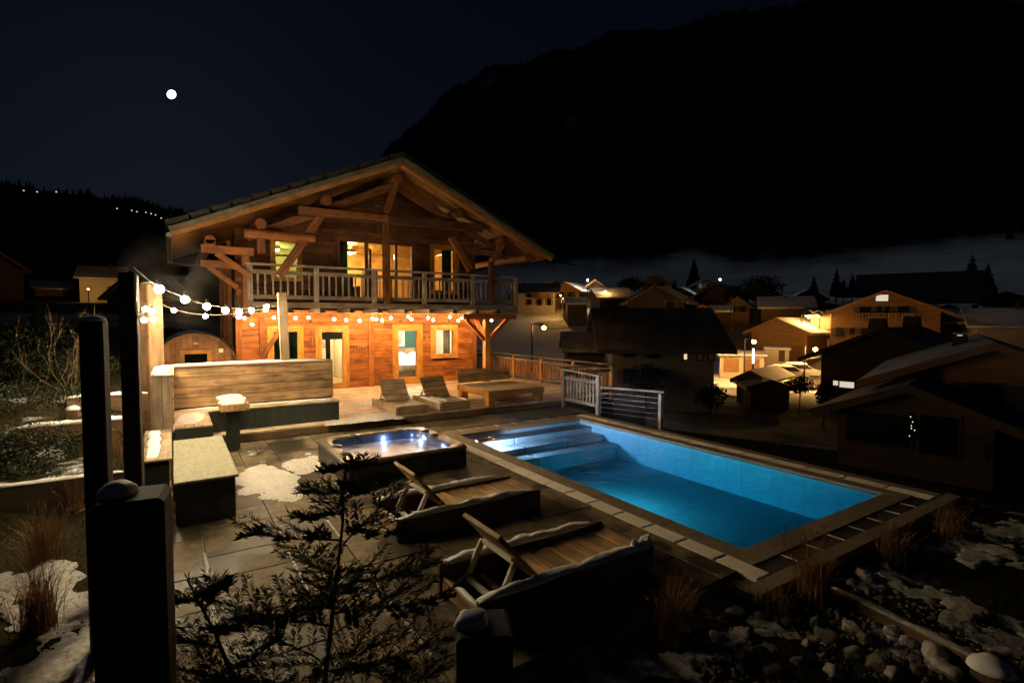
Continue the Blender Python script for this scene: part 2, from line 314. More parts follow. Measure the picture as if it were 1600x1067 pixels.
class MB:
    def __init__(s): s.v = []; s.f = []; s.smooth = False
    def box(s, x0, x1, y0, y1, z0, z1):
        n = len(s.v); s.v += [V((x, y, z)) for z in (z0, z1) for y in (y0, y1) for x in (x0, x1)]
        s.f += [tuple(n + i for i in q) for q in ((0, 2, 3, 1), (4, 5, 7, 6), (0, 1, 5, 4), (2, 6, 7, 3), (0, 4, 6, 2), (1, 3, 7, 5))]
    def tube(s, pts, rs, n=6, cap=True):
        pts = [V(p) for p in pts]; rings = []
        for i, p in enumerate(pts):
            d = (pts[min(i + 1, len(pts) - 1)] - pts[max(i - 1, 0)]).normalized()
            a = d.orthogonal().normalized() if i == 0 else (rings_a - d * rings_a.dot(d)).normalized()
            rings_a = a; b = d.cross(a); r = rs[i] if isinstance(rs, (list, tuple)) else rs
            k = len(s.v); s.v += [p + (a * math.cos(2 * PI * j / n) + b * math.sin(2 * PI * j / n)) * r for j in range(n)]; rings.append(k)
        for a, b in zip(rings, rings[1:]):
            for j in range(n): s.f.append((a + j, a + (j + 1) % n, b + (j + 1) % n, b + j))
        if cap: s.f.append(tuple(rings[0] + j for j in reversed(range(n)))); s.f.append(tuple(rings[-1] + j for j in range(n)))
    def prism(s, poly, p_axis, a0, a1):
        """poly: 2-D outline, extruded along axis 'x','y' or 'z' from a0 to a1"""
        def P(u, v, a): return {'x': V((a, u, v)), 'y': V((u, a, v)), 'z': V((u, v, a))}[p_axis]
        n = len(s.v); k = len(poly)
        s.v += [P(u, v, a0) for u, v in poly] + [P(u, v, a1) for u, v in poly]
        s.f += [tuple(range(n + k - 1, n - 1, -1)), tuple(range(n + k, n + 2 * k))] + [(n + i, n + (i + 1) % k, n + k + (i + 1) % k, n + k + i) for i in range(k)]
    def quad(s, a, b, c, d): n = len(s.v); s.v += [V(a), V(b), V(c), V(d)]; s.f.append((n, n + 1, n + 2, n + 3))
    def tri(s, a, b, c): n = len(s.v); s.v += [V(a), V(b), V(c)]; s.f.append((n, n + 1, n + 2))
    def build(s, name, m, parent=None, smooth=False, org=None):
        if org is None:
            xs = [v.x for v in s.v]; ys = [v.y for v in s.v]; zs = [v.z for v in s.v]
            org = V(((min(xs) + max(xs)) / 2, (min(ys) + max(ys)) / 2, min(zs)))
        me = bpy.data.meshes.new(name); me.from_pydata([tuple(v - org) for v in s.v], [], s.f); me.materials.append(MATS[m])
        bm = bmesh.new(); bm.from_mesh(me); bmesh.ops.recalc_face_normals(bm, faces=bm.faces[:]) if len(s.f) < 3000 else None
        bm.to_mesh(me); bm.free()
        if smooth:
            for p in me.polygons: p.use_smooth = True
        return link(name, me, T @ Matrix.Translation(org), parent)
def copy_tree(o, parent=None, W=None):
    c = o.copy(); COL.objects.link(c)
    if parent is not None: c.parent = parent
    if W is not None: c.matrix_basis = W
    for ch in o.children: copy_tree(ch, c)
    return c
def fbm(x, y, z=0.0, oct=4): return mnoise.fractal(V((x, y, z)), 1.0, 2.0, oct)
def snow_strip(name, p0, p1, w_, h, parent=None, m='snow', seed=0.0, rag=0.35, seg=34):
    """a lumpy ridge of snow lying along p0-p1, flat underside"""
    p0, p1 = V(p0), V(p1); d = p1 - p0; L = d.length; x = d / L; y = V((0, 0, 1)).cross(x).normalized(); z = x.cross(y)
    if z.z < 0: z = -z
    b = MB(); n = 7; rows = []
    for i in range(seg + 1):
        t = i / seg; e = min(1.0, 6 * t, 6 * (1 - t)) ** 0.5 if 0 < t < 1 else 0.12
        k = len(b.v)
        for j in range(n):
            a = PI * j / (n - 1)
            rr = 1 + rag * fbm(t * L * 5 + seed, j * 0.45, seed)
            off = 0.16 * w_ * fbm(t * L * 2.2 + seed, 3.3, seed * 2)
            b.v.append(p0 + x * (L * t) + y * (-math.cos(a) * w_ / 2 * (0.6 + 0.4 * e) * min(1.1, 0.75 + 0.3 * rr) + off) + z * (max(0.0, math.sin(a)) ** 0.7 * h * e * rr))
        rows.append(k)
    for a_, b_ in zip(rows, rows[1:]):
        for j in range(n - 1): b.f.append((a_ + j, a_ + j + 1, b_ + j + 1, b_ + j))
        b.f.append((a_ + n - 1, a_, b_, b_ + n - 1))
    b.f.append(tuple(rows[0] + j for j in range(n))); b.f.append(tuple(rows[-1] + j for j in reversed(range(n))))
    return b.build(name, m, parent, True)
def snow_blob(name, c, rx, ry, h, parent=None, m='snow', seed=0.0, rz=0.0, ragged=0.3, rings=8, seg=30, floor=None):
    """a heap or sheet of snow with an uneven melted outline: a height field kept where a noise leaves snow"""
    b = MB(); c = V(c); cr, sr = math.cos(rz), math.sin(rz); n = 44; idx = {}; mk = {}; E_ = 1.45
    f0 = 1.6 / max(rx, ry)
    for i in range(n + 1):
        for j in range(n + 1):
            u, v = (2 * i / n - 1) * E_, (2 * j / n - 1) * E_
            x, y = c.x + u * rx * cr - v * ry * sr, c.y + u * rx * sr + v * ry * cr
            mk[i, j] = (1 - (u * u + v * v) ** 0.75 + ragged * 1.5 * fbm(x * f0 + seed, y * f0, seed, 5), x, y)
    for i in range(n):
        for j in range(n):
            q = [(i, j), (i + 1, j), (i + 1, j + 1), (i, j + 1)]
            if max(mk[k][0] for k in q) <= 0: continue
            for k in q:
                if k not in idx:
                    a, x, y = mk[k]; z = floor(x, y) if floor else c.z
                    hh = h * (min(1.0, max(0.0, a) * 2.2) ** 0.55) * (1 + 0.5 * fbm(x * 9 + seed, y * 9, seed)) if a > 0 else -0.006
                    idx[k] = len(b.v); b.v.append(V((x, y, z + hh)))
            b.f.append(tuple(idx[k] for k in q))
    if not b.f: b.quad((c.x, c.y, c.z), (c.x + .1, c.y, c.z), (c.x + .1, c.y + .1, c.z + .02), (c.x, c.y + .1, c.z))
    return b.build(name, m, parent, True)
def snow_cap(name, c, r, h, parent=None, seed=0.0, sq=0.8):
    """the loaf of snow on a post"""
    bm = bmesh.new(); bmesh.ops.create_icosphere(bm, subdivisions=3, radius=1.0)
    for v in bm.verts:
        k = 1 + 0.16 * fbm(v.co.x * 1.6 + seed, v.co.y * 1.6, v.co.z * 1.6 + seed)
        x, y, z = v.co
        x = math.copysign(abs(x) ** sq, x); y = math.copysign(abs(y) ** sq, y)
        v.co = V((x * r * k, y * r * k, max(-0.03, z) * h * k))
    me = bpy.data.meshes.new('snow_cap'); bm.to_mesh(me); bm.free(); me.materials.append(MATS['snow'])
    for p in me.polygons: p.use_smooth = True
    return link(name, me, T @ Matrix.Translation(V(c)), parent)
def lamp(name, loc, power, col, r=0.05, parent=None):
    l = bpy.data.lights.new(name, 'POINT'); l.energy = power; l.color = col; l.shadow_soft_size = r
    return link(name, l, T @ Matrix.Translation(V(loc)), parent)
def open_wall(name, x0, x1, z0, z1, holes, y0, y1, m, parent=None):
    """a wall in the XZ plane between y0 and y1 with rectangular openings (x0,x1,z0,z1)"""
    zs = sorted({z0, z1, *[h[2] for h in holes], *[h[3] for h in holes]}); b = MB()
    for a, c in zip(zs, zs[1:]):
        if a < z0 - 1e-6 or c > z1 + 1e-6: continue
        for s, e in spans(x0, x1, [(h[0], h[1]) for h in holes if h[2] < c - 1e-6 and h[3] > a + 1e-6]): b.box(s, e, y0, y1, a, c)
    return b.build(name, m, parent)
def spans(x0, x1, cuts):
    out = []; x = x0
    for a, b in sorted(cuts):
        if a - x > 0.02: out.append((x, min(a, x1)))
        x = max(x, b)
    if x1 - x > 0.02: out.append((x, x1))
    return out

# ================================================================== THE SETTING: ground, hills, mountain
def lerp(tab, x):
    if x <= tab[0][0]: return tab[0][1]
    for (a, p), (b, q) in zip(tab, tab[1:]):
        if x <= b: return p + (q - p) * (x - a) / (b - a)
    return tab[-1][1]
def sst(a, b, x):
    t = max(0.0, min(1.0, (x - a) / (b - a))); return t * t * (3 - 2 * t)
RIDGE = [(bearing(p), row_tan(p, r)) for p, r in ((-500, 250), (-200, 262), (0, 296), (60, 304), (150, 318), (262, 330), (420, 352), (560, 330), (604, 240), (612, 232), (640, 204), (700, 154), (770, 113), (850, 94), (950, 72), (1100, 46), (1250, 20), (1360, -4), (1500, -6), (1600, 14), (1900, 60), (2600, 200))]
RISE = ((0, 0), (62, 0), (76, 0.6), (92, 3.6), (112, 9.5), (150, 14.5), (200, 23), (260, 38))
LEFT = ((0, 0), (14, 1.2), (24, 1.8), (40, 2.6), (70, 3.6), (118, 5.6), (150, 9), (260, 42))
def gz(x, y):
    r = math.hypot(x, y); az = math.atan2(x, y)
    k = sst(-0.02, 0.24, az)                                    # 0 left slope, 1 valley
    d = max(0.0, x - 10.0)
    zr = -0.16 - 0.27 * d
    if zr < -3.6: zr = -3.6 - 1.2 * (1 - math.exp(-(-3.6 - zr) / 1.2))
    zr += lerp(RISE, r) * 1.0
    zn = -0.16 + 0.55 * sst(7.4, 9.7, y) * 0 + (0.33 + 0.16) * sst(9.55, 9.75, y) + 0.5 * sst(11.5, 11.7, y) + 0.3 * sst(12.9, 13.1, y)
    zl = max(zn + 0.0, 0) if y > 9.6 else zn
    zl = zn + max(0.0, lerp(LEFT, r) - lerp(LEFT, 14.5)) if r > 14.5 else zn
    zl = -0.16 + (zl + 0.16) * sst(-0.35, -0.9, x) if r < 25 else zl
    z = zl * (1 - k) + zr * k if r > 25 else (zl if x < 0.2 else (zl * (1 - k) + zr * k if x < 2 and y > 30 else zr))
    z += 1.25 * (1 - sst(1.5, 3.3, r))
    if r > 260:
        te = lerp(RIDGE, az); rr = 700.0; z0 = gz_edge(az); t = (r - 260) / (rr - 260)
        z1 = EYE + rr * te
        z = z0 + (z1 - z0) * (t ** 1.45 if t <= 1 else 1.0) if t <= 1 else z1 - (r - rr) * 0.25
    # kept below the terrace, the deck, the pool and the chalet
    if 0.25 < x < 4.5 and 3.6 < y < 18 or 4.5 <= x < 9.5 and 3.2 < y < 18 or 0.3 < x < 10 and 13 < y < 24: z = min(z, -1.6)
    return z
def gz_edge(az): return gz(math.sin(az) * 259.9, math.cos(az) * 259.9)
def snow_amount(x, y, r, az):
    if r < 26:
        if x < 0: return 0.40 if y > 9.5 and y < 14 else 0.22
        return 0.40 if x < 10 else 0.36
    if az < 0.1: return 0.28 if r < 60 else 0.0
    if r < 60: return 0.02 if az < bearing(1010) else 0.32
    lim = 250 + 44 * math.exp(-((az - bearing(1075)) / 0.045) ** 2) + 26 * sst(bearing(1350), bearing(1600), az) + 16 * fbm(az * 9, 0.5) + 8 * fbm(az * 50, 1.5)
    if r > 330:
        px_ = 800 + FPX * math.tan(az - YAW); row_ = 498 - (gz(x, y) - EYE) / r * FPX / math.cos(az - YAW); n_ = 0.3 * fbm(az * 60, r * 0.03)
        e_ = max(math.exp(-((px_ - 892) / 16) ** 2 - ((row_ - 205) / 9) ** 2), 0.9 * math.exp(-((px_ - 770 + (row_ - 130) * 0.75) / 12) ** 2 - ((row_ - 150) / 34) ** 2))
        return max(0.0, 0.75 * e_ + n_ * (0.3 + e_)) if e_ > 0.15 else 0.12 + n_ * 0.4
    return (0.74 + 0.10 * fbm(x * 0.015, y * 0.015)) * (1 - sst(lim - 60, lim + 25, r))
def polar_mesh(name, r0, r1, n_r, azs, m):
    rs = [r0 * (r1 / r0) ** (i / n_r) for i in range(n_r + 1)]; vs = []; sn = []; fs = []
    for r in rs:
        for a in azs:
            x, y = math.sin(a) * r, math.cos(a) * r; z = gz(x, y)
            if 12 < r < 26: z += 0.10 * fbm(x * 0.5, y * 0.5)
            elif r <= 12: z += 0.05 * fbm(x * 1.1, y * 1.1)
            elif 26 <= r < 262: z += 0.0
            else: z += min(1.0, (r - 260) / 60) * (r * 0.022 * fbm(az_n(a), r * 0.012) + 3.0 * fbm(x * 0.03, y * 0.03))
            vs.append((x, y, z)); sn.append(snow_amount(x, y, r, a))
    k = len(azs)
    for i in range(n_r):
        for j in range(k - 1): fs.append((i * k + j, i * k + j + 1, (i + 1) * k + j + 1, (i + 1) * k + j))
    me = bpy.data.meshes.new(name); me.from_pydata(vs, [], fs); me.materials.append(MATS[m])
    at = me.attributes.new('snow', 'FLOAT', 'POINT'); at.data.foreach_set('value', sn)
    for p in me.polygons: p.use_smooth = True
    return tag(link(name, me, Matrix.Identity(4)), kind='structure')
def az_n(a): return a * 9.0
AZS = [math.radians(-150 + i * 1.0) for i in range(130)] + [math.radians(-20 + i * 0.5) for i in range(220)] + [math.radians(90 + i * 2.0) for i in range(61)]
AZS = [a for i, a in enumerate(AZS) if i == 0 or a > AZS[i - 1]]
g = polar_mesh('ground', 0.6, 260.0, 190, AZS, 'ground_cover')
g.data.materials.append(MATS['slope_cover'])
for p in g.data.polygons:
    if math.hypot(p.center.x, p.center.y) > 34: p.material_index = 1
polar_mesh('mountain', 260.0, 1100.0, 70, AZS, 'slope_cover')

def forest():
    """the dark wood on the mountain: a far-off mass of conifers"""
    rng = random.Random(3); b = MB()
    for i in range(9000):
        ridge = i < 2600
        az = math.radians(rng.uniform(-24, 100)); r = rng.uniform(640, 700) if ridge else 235 + 465 * rng.random() ** 0.8
        lim = 250 + 44 * math.exp(-((az - bearing(1075)) / 0.045) ** 2)
        x, y = math.sin(az) * r, math.cos(az) * r
        if r < lim + 14 and not (i % 9 == 0 and r > lim - 34): continue
        px_ = 800 + FPX * math.tan(az - YAW)
        if az > 0 and 740 < px_ < 915 and snow_amount(x, y, r, az) > 0.42: continue
        z = gz(x, y) + min(1.0, max(0.0, (r - 260) / 60)) * (r * 0.022 * fbm(az_n(az), r * 0.012) + 3.0 * fbm(x * 0.03, y * 0.03)) - 1.0
        h = rng.uniform(4, 8); q = h * rng.uniform(0.16, 0.24); a0 = rng.uniform(0, 2)
        n = len(b.v); b.v.append(V((x, y, z + h)))
        for j in range(5):
            rr = q * rng.uniform(0.75, 1.2); b.v.append(V((x + rr * math.cos(a0 + j * 1.257), y + rr * math.sin(a0 + j * 1.257), z)))
        for j in range(5): b.f.append((n, n + 1 + j, n + 1 + (j + 1) % 5))
    o = b.build('forest', 'conifer', org=V((0, 0, 0))); tag(o, 'dark conifer forest covering the mountain side above the village', 'forest', kind='stuff')
forest()

# the moon, a quarter of a degree of light far behind the hill
bm = bmesh.new(); bmesh.ops.create_uvsphere(bm, u_segments=24, v_segments=14, radius=21)
me = bpy.data.meshes.new('moon'); bm.to_mesh(me); bm.free(); me.materials.append(MATS['moon_face'])
for p in me.polygons: p.use_smooth = True
moon = link('moon', me, Matrix.Translation(EYEV + ray(268, 148).normalized() * 3200) @ Matrix.Rotation(0.6, 4, 'Y') @ Matrix.Diagonal((0.82, 1, 1, 1)))
tag(moon, 'bright white moon standing alone in the night sky above the left hill', 'moon')

# ------------------------------------------------------------------ terrace, pool, deck
rng = random.Random(11)
b = MB(); b.box(-0.30, 5.22, 3.22, 12.46, -1.5, -0.05); b.box(5.22, 10.0, 10.95, 12.46, -1.5, -0.05); b.box(9.30, 9.72, 2.9, 10.95, -1.5, -0.05); b.box(4.74, 9.30, 2.88, 3.24, -1.5, -0.05)
terrace = tag(b.build('terrace', 'coping'), kind='structure')
def slab(x0, x1, y0, y1, m='slab', name='slab', z=0.0, par=terrace, gap=0.006, j=0.004):
    if x1 - x0 < 0.06 or y1 - y0 < 0.06: return
    dz = rng.uniform(-j, j)
    bx(name, x0 + gap, x1 - gap, y0 + gap, y1 - gap, z - 0.052, z + dz, m, par, ch=0.006)
x = -0.30; cols = []
for wd in (0.55, 0.8, 0.6, 0.9, 0.75, 0.6, 0.76):
    cols.append((x, min(4.66, x + wd))); x += wd
for ci, (a, c) in enumerate(cols):
    y = 3.24 - (0.35 if ci % 2 else 0.0)
    while y < 12.44:
        L = rng.choice((0.6, 0.75, 0.9, 1.1)); y2 = min(12.46, y + L)
        if 12.46 - y2 < 0.2: y2 = 12.46
        slab(a, c, max(3.24, y), y2); y = y2
# strip between slabs and grate, beside the pool and behind it
y = 3.24
while y < 12.4: slab(4.66, 4.94, y, min(12.46, y + 1.15)); y += 1.15
x = 4.94
while x < 9.95:
    x2 = min(9.98, x + rng.choice((0.8, 0.95, 1.1))); slab(x, x2, 11.25, 11.86); slab(x, x2, 11.86, 12.46); x = x2

for x, ya, yb, w_, lb in ((1.65, 3.7, 5.5, 0.035, 'thin line of snow in the paving joint left of the near lounger'), (2.55 - 0.9, 6.3, 7.1, 0.03, 'short thin line of snow in the paving joint left of the second lounger'), (1.05, 5.2, 6.4, 0.03, 'thin line of snow in the paving joint behind the evergreen'), (0.25, 5.0, 6.8, 0.04, 'frosty line of snow in the paving joint in front of the low black table')):
    tag(snow_strip('snow_line', (x, ya, 0.002), (x, yb, 0.002), w_, 0.008, None, 'bed_snow', x * 7, 1.2, 50), lb, 'snow')
PX0, PX1, PY0, PY1, WZ, FZ = 5.47, 9.03, 3.54, 10.62, -0.055, -0.72
b = MB()
b.box(PX0 - 0.2, PX0, PY0 - 0.2, PY1 + 0.2, -1.4, -0.055); b.box(PX1, PX1 + 0.2, PY0 - 0.2, PY1 + 0.2, -1.4, -0.055)
b.box(PX0, PX1, PY0 - 0.2, PY0, -1.4, -0.055); b.box(PX0, PX1, PY1, PY1 + 0.2, -1.4, -0.055); b.box(PX0, PX1, PY0, PY1, -1.4, FZ - 0.012)
pool = tag(b.build('pool_basin', 'liner'), kind='structure')
for i in range(3):
    for j in range(6):
        a, c = PX0 + (PX1 - PX0) * i / 3, PY0 + (PY1 - PY0) * j / 6
        bx('floor_panel', a + 0.002, a + (PX1 - PX0) / 3 - 0.002, c + 0.002, c + (PY1 - PY0) / 6 - 0.002, FZ - 0.01, FZ, 'liner', pool, ch=0.002)
for j in range(6):
    c = PY0 + (PY1 - PY0) * j / 6
    for xx in (PX0 - 0.001, PX1 - 0.011): bx('wall_panel', xx, xx + 0.012, c + 0.0015, c + (PY1 - PY0) / 6 - 0.0015, FZ, -0.056, 'liner', pool, ch=0.002)
for k, (yf, zt) in enumerate(((10.14, -0.135), (9.68, -0.26), (9.20, -0.385))):
    yb = (PY1, 10.14, 9.68)[k]
    for i in range(3):
        a = PX0 + (PX1 - PX0) * i / 3
        bx('step', a + 0.012 + 0.003, a + (PX1 - PX0) / 3 - 0.014, yf, yb - 0.002, FZ, zt, 'liner', pool, ch=0.006)
b = MB(); b.box(PX0 - 0.05, PX1 + 0.05, PY0 - 0.05, PY1 + 0.05, FZ - 0.3, WZ)
water = tag(b.build('water', 'water'), kind='structure')
# lamps let into the pool's left wall
def pool_lamp(y, z, power, aim, col=(0.62, 0.80, 1.0), spr=150):
    bm = bmesh.new(); bmesh.ops.create_cone(bm, segments=20, radius1=0.10, radius2=0.085, depth=0.03, cap_ends=True)
    me = bpy.data.meshes.new('pool_lamp'); bm.to_mesh(me); bm.free(); me.materials.append(MATS['pool_led'])
    o = link('pool_lamp', me, Matrix.Translation(V((PX0 + 0.025, y, z))) @ Matrix.Rotation(PI / 2, 4, 'Y'), pool)
    l = bpy.data.lights.new('pool_lamp_light', 'AREA'); l.shape = 'DISK'; l.size = 0.16; l.energy = power; l.color = col; l.spread = math.radians(spr)
    link('pool_lamp_light', l, Matrix.Translation(V((PX0 + 0.05, y, z))) @ V(aim).to_track_quat('-Z', 'Z').to_matrix().to_4x4(), pool)
pool_lamp(9.9, -0.095, 115, (1, -0.12, 0.16), (0.80, 0.80, 1.0), 85); pool_lamp(6.7, -0.33, 150, (1, -0.1, -0.3), (0.12, 0.88, 1.0), 150)
# coping, overflow grates, joints
ring = []
def run(axis, a0, a1, b0, b1, step, m, name, par=terrace, z=0.0, gap=0.005):
    n = max(1, round((a1 - a0) / step)); s = (a1 - a0) / n
    for i in range(n):
        p, q = a0 + i * s, a0 + (i + 1) * s
        if axis == 'y': slab(b0, b1, p, q, m, name, z, par, gap, 0.002)
        else: slab(p, q, b0, b1, m, name, z, par, gap, 0.002)
run('y', 3.24, 10.92, 5.19, PX0, 1.28, 'coping', 'coping_stone', gap=0.002)
run('y', 3.24, 10.92, PX1, 9.28, 1.28, 'coping', 'coping_stone', gap=0.002)
run('x', PX0, PX1, 3.24, PY0, 1.2, 'coping', 'coping_stone', gap=0.002); run('x', PX0, PX1, PY1, 10.92, 1.2, 'coping', 'coping_stone', gap=0.002)
def grates(x0, x1, ya, yb, step):
    n = round((yb - ya) / step); s = (yb - ya) / n
    for i in range(n):
        y = ya + i * s; gobj = bx('grate', x0 + 0.004, x1 - 0.004, y + 0.018, y + s - 0.018, -0.05, -0.006, 'grate', terrace, ch=0.003)
        b = MB(); k = 22
        for q in range(k):
            xx = x0 + 0.008 + (x1 - x0 - 0.016) * q / k; 
            b.box(xx, xx + (x1 - x0 - 0.016) / k * 0.55, y + 0.022, y + s - 0.022, -0.0058, 0.001)
        tag(b.build('grate_ribs', 'grate', gobj), kind='stuff')
grates(4.95, 5.185, 3.03, 10.92, 0.527); grates(9.29, 9.52, 3.03, 11.1, 0.6)
def channel(axis, a0, a1, b0, b1, step, m):
    n = round((a1 - a0) / step); s = (a1 - a0) / n
    for i in range(n):
        p = a0 + i * s
        if axis == 'x':
            bx('channel_tile', p + 0.008, p + s - 0.008, b0, b1, -0.05, -0.012, m, terrace, ch=0.003)
            if i: bx('joint_strip', p - 0.007, p + 0.007, b0, b1, -0.05, -0.004, 'white_joint', terrace, ch=0.002)
channel('x', 5.20, 9.28, 3.03, 3.235, 0.51, 'channel_tile'); channel('x', 5.20, 9.28, 10.93, 11.24, 0.51, 'far_tile')
run('x', 4.70, 9.85, 2.83, 3.025, 1.03, 'coping', 'border_stone', z=0.0); run('y', 3.03, 11.2, 9.53, 9.74, 1.2, 'coping', 'border_stone')

# deck in front of the chalet, a step up
b = MB(); b.box(-0.9, 12.1, 12.56, 18.6, -0.9, 0.158); b.box(10.4, 12.1, 18.6, 25.0, -2.2, 0.158)
deck = tag(b.build('deck', 'dark_wood'), kind='structure')
y = 12.52
while y < 18.68:
    cuts = sorted(rng.uniform(-0.6, 11.6) for _ in range(2)); xs = [-0.95, *cuts, 12.13]
    for a, c in zip(xs, xs[1:]):
        if c - a > 0.3: bx('plank', a + 0.003, c - 0.003, y + 0.004, y + 0.196, 0.162, 0.2 + rng.uniform(-0.003, 0.003), 'deck_wood', deck, ch=0.005)
    y += 0.2
for a, c in ((-0.95, 3.0), (3.0, 7.2), (7.2, 10.0)): bx('riser_board', a + 0.003, c - 0.003, 12.522, 12.558, 0.0, 0.158, 'timber_edge', deck)
for (px, py, rx, ry, h, s) in ((585, 650, 0.85, 0.62, 0.018, 1.2), (548, 657, 0.5, 0.3, 0.012, 2.2), (660, 620, 0.42, 0.5, 0.05, 3.1), (560, 630, 0.55, 0.5, 0.008, 4.4)):
    p = atz(px, py, 0.203); o = snow_blob('snow_patch', (p.x, p.y, 0.204), rx, ry, h, None, 'snow' if h > 0.02 else 'thin_snow', s, 0.2, 0.6)
    tag(o, {1.2: 'wide thin snow patch on the deck in front of the left deck lounger', 2.2: 'small thin snow patch on the deck corner beside the black bench panel', 3.1: 'thick snow heap on the deck between the two deck loungers', 4.4: 'faint trampled snow on the deck below the left glazed door'}[s], 'snow')
p = atz(432, 752); o = snow_blob('snow_patch', (p.x - 0.12, p.y, 0.004), 0.37, 1.0, 0.034, None, 'patch_snow', 5.5, 0.1, 0.75, 10, 40); tag(o, 'thick fluffy snow heap on the terrace paving left of the hot tub', 'snow')
p = atz(478, 728); o = snow_blob('snow_patch', (p.x, p.y + 0.1, 0.004), 0.34, 0.75, 0.022, None, 'thin_snow', 6.1, -0.2, 0.6, 8, 36); tag(o, 'thin melting snow sheet beside the cabinet of the hot tub', 'snow')

# ================================================================== THE CHALET
frame()
chalet = thing('chalet', 'large wooden alpine chalet with lit windows, balcony and broad gable roof behind the deck', 'chalet', (6.03, 18.73, 0.2))
GF = 18.73
H_G = [(4.20, 5.14, 0.2, 2.30, ), (2.70, 3.62, 1.16, 2.30), (6.93, 7.93, 0.2, 2.32), (8.47, 9.43, 1.17, 2.30)]
H_U = [(2.84, 3.62, 3.95, 5.22), (4.88, 7.70, 3.22, 5.44), (8.46, 9.50, 3.66, 5.40)]
def roof_z(x): return 7.98 - 0.473 * abs(x - 6.45)
def planked(name, x0, x1, z0, z1, rows, holes, m, core, top=None):
    wall = open_wall(name, x0, x1, z0, z1, holes, GF, GF + 0.2, core, chalet)
    hh = (z1 - z0) / rows
    for i in range(rows):
        a, c = z0 + i * hh, z0 + (i + 1) * hh
        e0, e1 = (x0, x1) if not top else top(c)
        if e1 - e0 < 0.3: continue
        for s, e in spans(e0, e1, [(h[0], h[1]) for h in holes if h[2] < c - 0.02 and h[3] > a + 0.02]):
            cut = [s] + ([s + (e - s) * rng.uniform(0.35, 0.65)] if e - s > 2.4 else []) + [e]
            for p, q in zip(cut, cut[1:]):
                bx('plank', p + 0.002, q - 0.002, GF - 0.045 + rng.uniform(-0.004, 0.004), GF - 0.002, a + 0.003, c - 0.003, m, wall, ch=0.009)
    return wall
planked('ground_wall', 1.72, 10.33, 0.2, 2.72, 12, H_G, 'facade_wood', 'dark_wood')
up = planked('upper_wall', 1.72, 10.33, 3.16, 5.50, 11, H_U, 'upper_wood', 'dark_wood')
b = MB(); b.prism([(1.72, 5.50), (10.33, 5.50), (10.33, roof_z(10.33) - 0.34), (6.45, roof_z(6.45) - 0.34), (1.72, roof_z(1.72) - 0.34)], 'y', GF, GF + 0.2)
gab = b.build('gable_wall', 'dark_wood', chalet)
for i in range(10):
    a = 5.50 + i * 0.212; hw = (7.64 - (a + 0.212)) / 0.473
    e0, e1 = max(1.72, 6.45 - hw), min(10.33, 6.45 + hw)
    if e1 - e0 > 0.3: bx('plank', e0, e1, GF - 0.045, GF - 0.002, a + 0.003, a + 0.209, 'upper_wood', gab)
# side walls, back wall and storey floor
sw = bx('side_wall', 1.72, 1.92, GF + 0.2, 24.4, -0.6, 5.3, 'dark_wood', chalet)
for i in range(22): bx('plank', 1.685, 1.718, GF + 0.02, 24.4, 0.2 + i * 0.23, 0.2 + i * 0.23 + 0.224, 'dark_wood', sw)
for y in (19.6, 21.2, 22.9): bx('wall_post', 1.55, 1.68, y, y + 0.16, 0.2, 5.2, 'beam_wood', chalet)
bx('side_wall', 10.13, 10.33, GF + 0.2, 24.4, -3.4, 5.3, 'dark_wood', chalet)
bx('back_wall', 1.92, 10.13, 24.2, 24.4, -0.6, 5.3, 'dark_wood', chalet)
bx('storey_floor', 1.92, 10.13, GF + 0.2, 24.2, 2.75, 3.15, 'dark_wood', chalet)
bx('ground_floor', 1.92, 10.13, GF + 0.2, 24.2, 0.02, 0.19, 'pale_wood', chalet)
# timber frame on the ground-floor front
for x in (1.70, 10.20): bx('corner_post', x - 0.02, x + 0.16, GF - 0.10, GF - 0.046, 0.2, 2.70, 'beam_wood', chalet)
bx('wall_post', 5.93, 6.12, GF - 0.11, GF - 0.047, 0.2, 2.70, 'facade_wood', chalet)
bx('wall_post', 2.36, 2.52, GF - 0.11, GF - 0.047, 0.2, 2.70, 'beam_wood', chalet)
bar('brace', (2.44, GF - 0.09, 1.42), (3.16, GF - 0.09, 2.55), 0.08, 0.14, 'beam_wood', chalet, up=(0, 0, 1))
bx('header_beam', 1.60, 10.50, GF - 0.15, GF - 0.048, 2.70, 2.93, 'facade_wood', chalet)
for x in (4.0, 6.6, 8.2): bx('wall_hook', x - 0.012, x + 0.012, GF - 0.075, GF - 0.05, 1.72, 1.98, 'pale_wood', chalet, ch=0.003)
for i in range(7): bx('peg', 5.30 + i * 0.085, 5.325 + i * 0.085, GF - 0.085, GF - 0.05, 1.62, 1.70, 'dark_metal' if i < 3 else 'pale_wood', chalet, ch=0.003)
for x in (3.9, 7.1, 9.1): bx('vent', x, x + 0.1, GF - 0.058, GF - 0.048, 2.50, 2.59, 'dark_metal', chalet, ch=0.002)
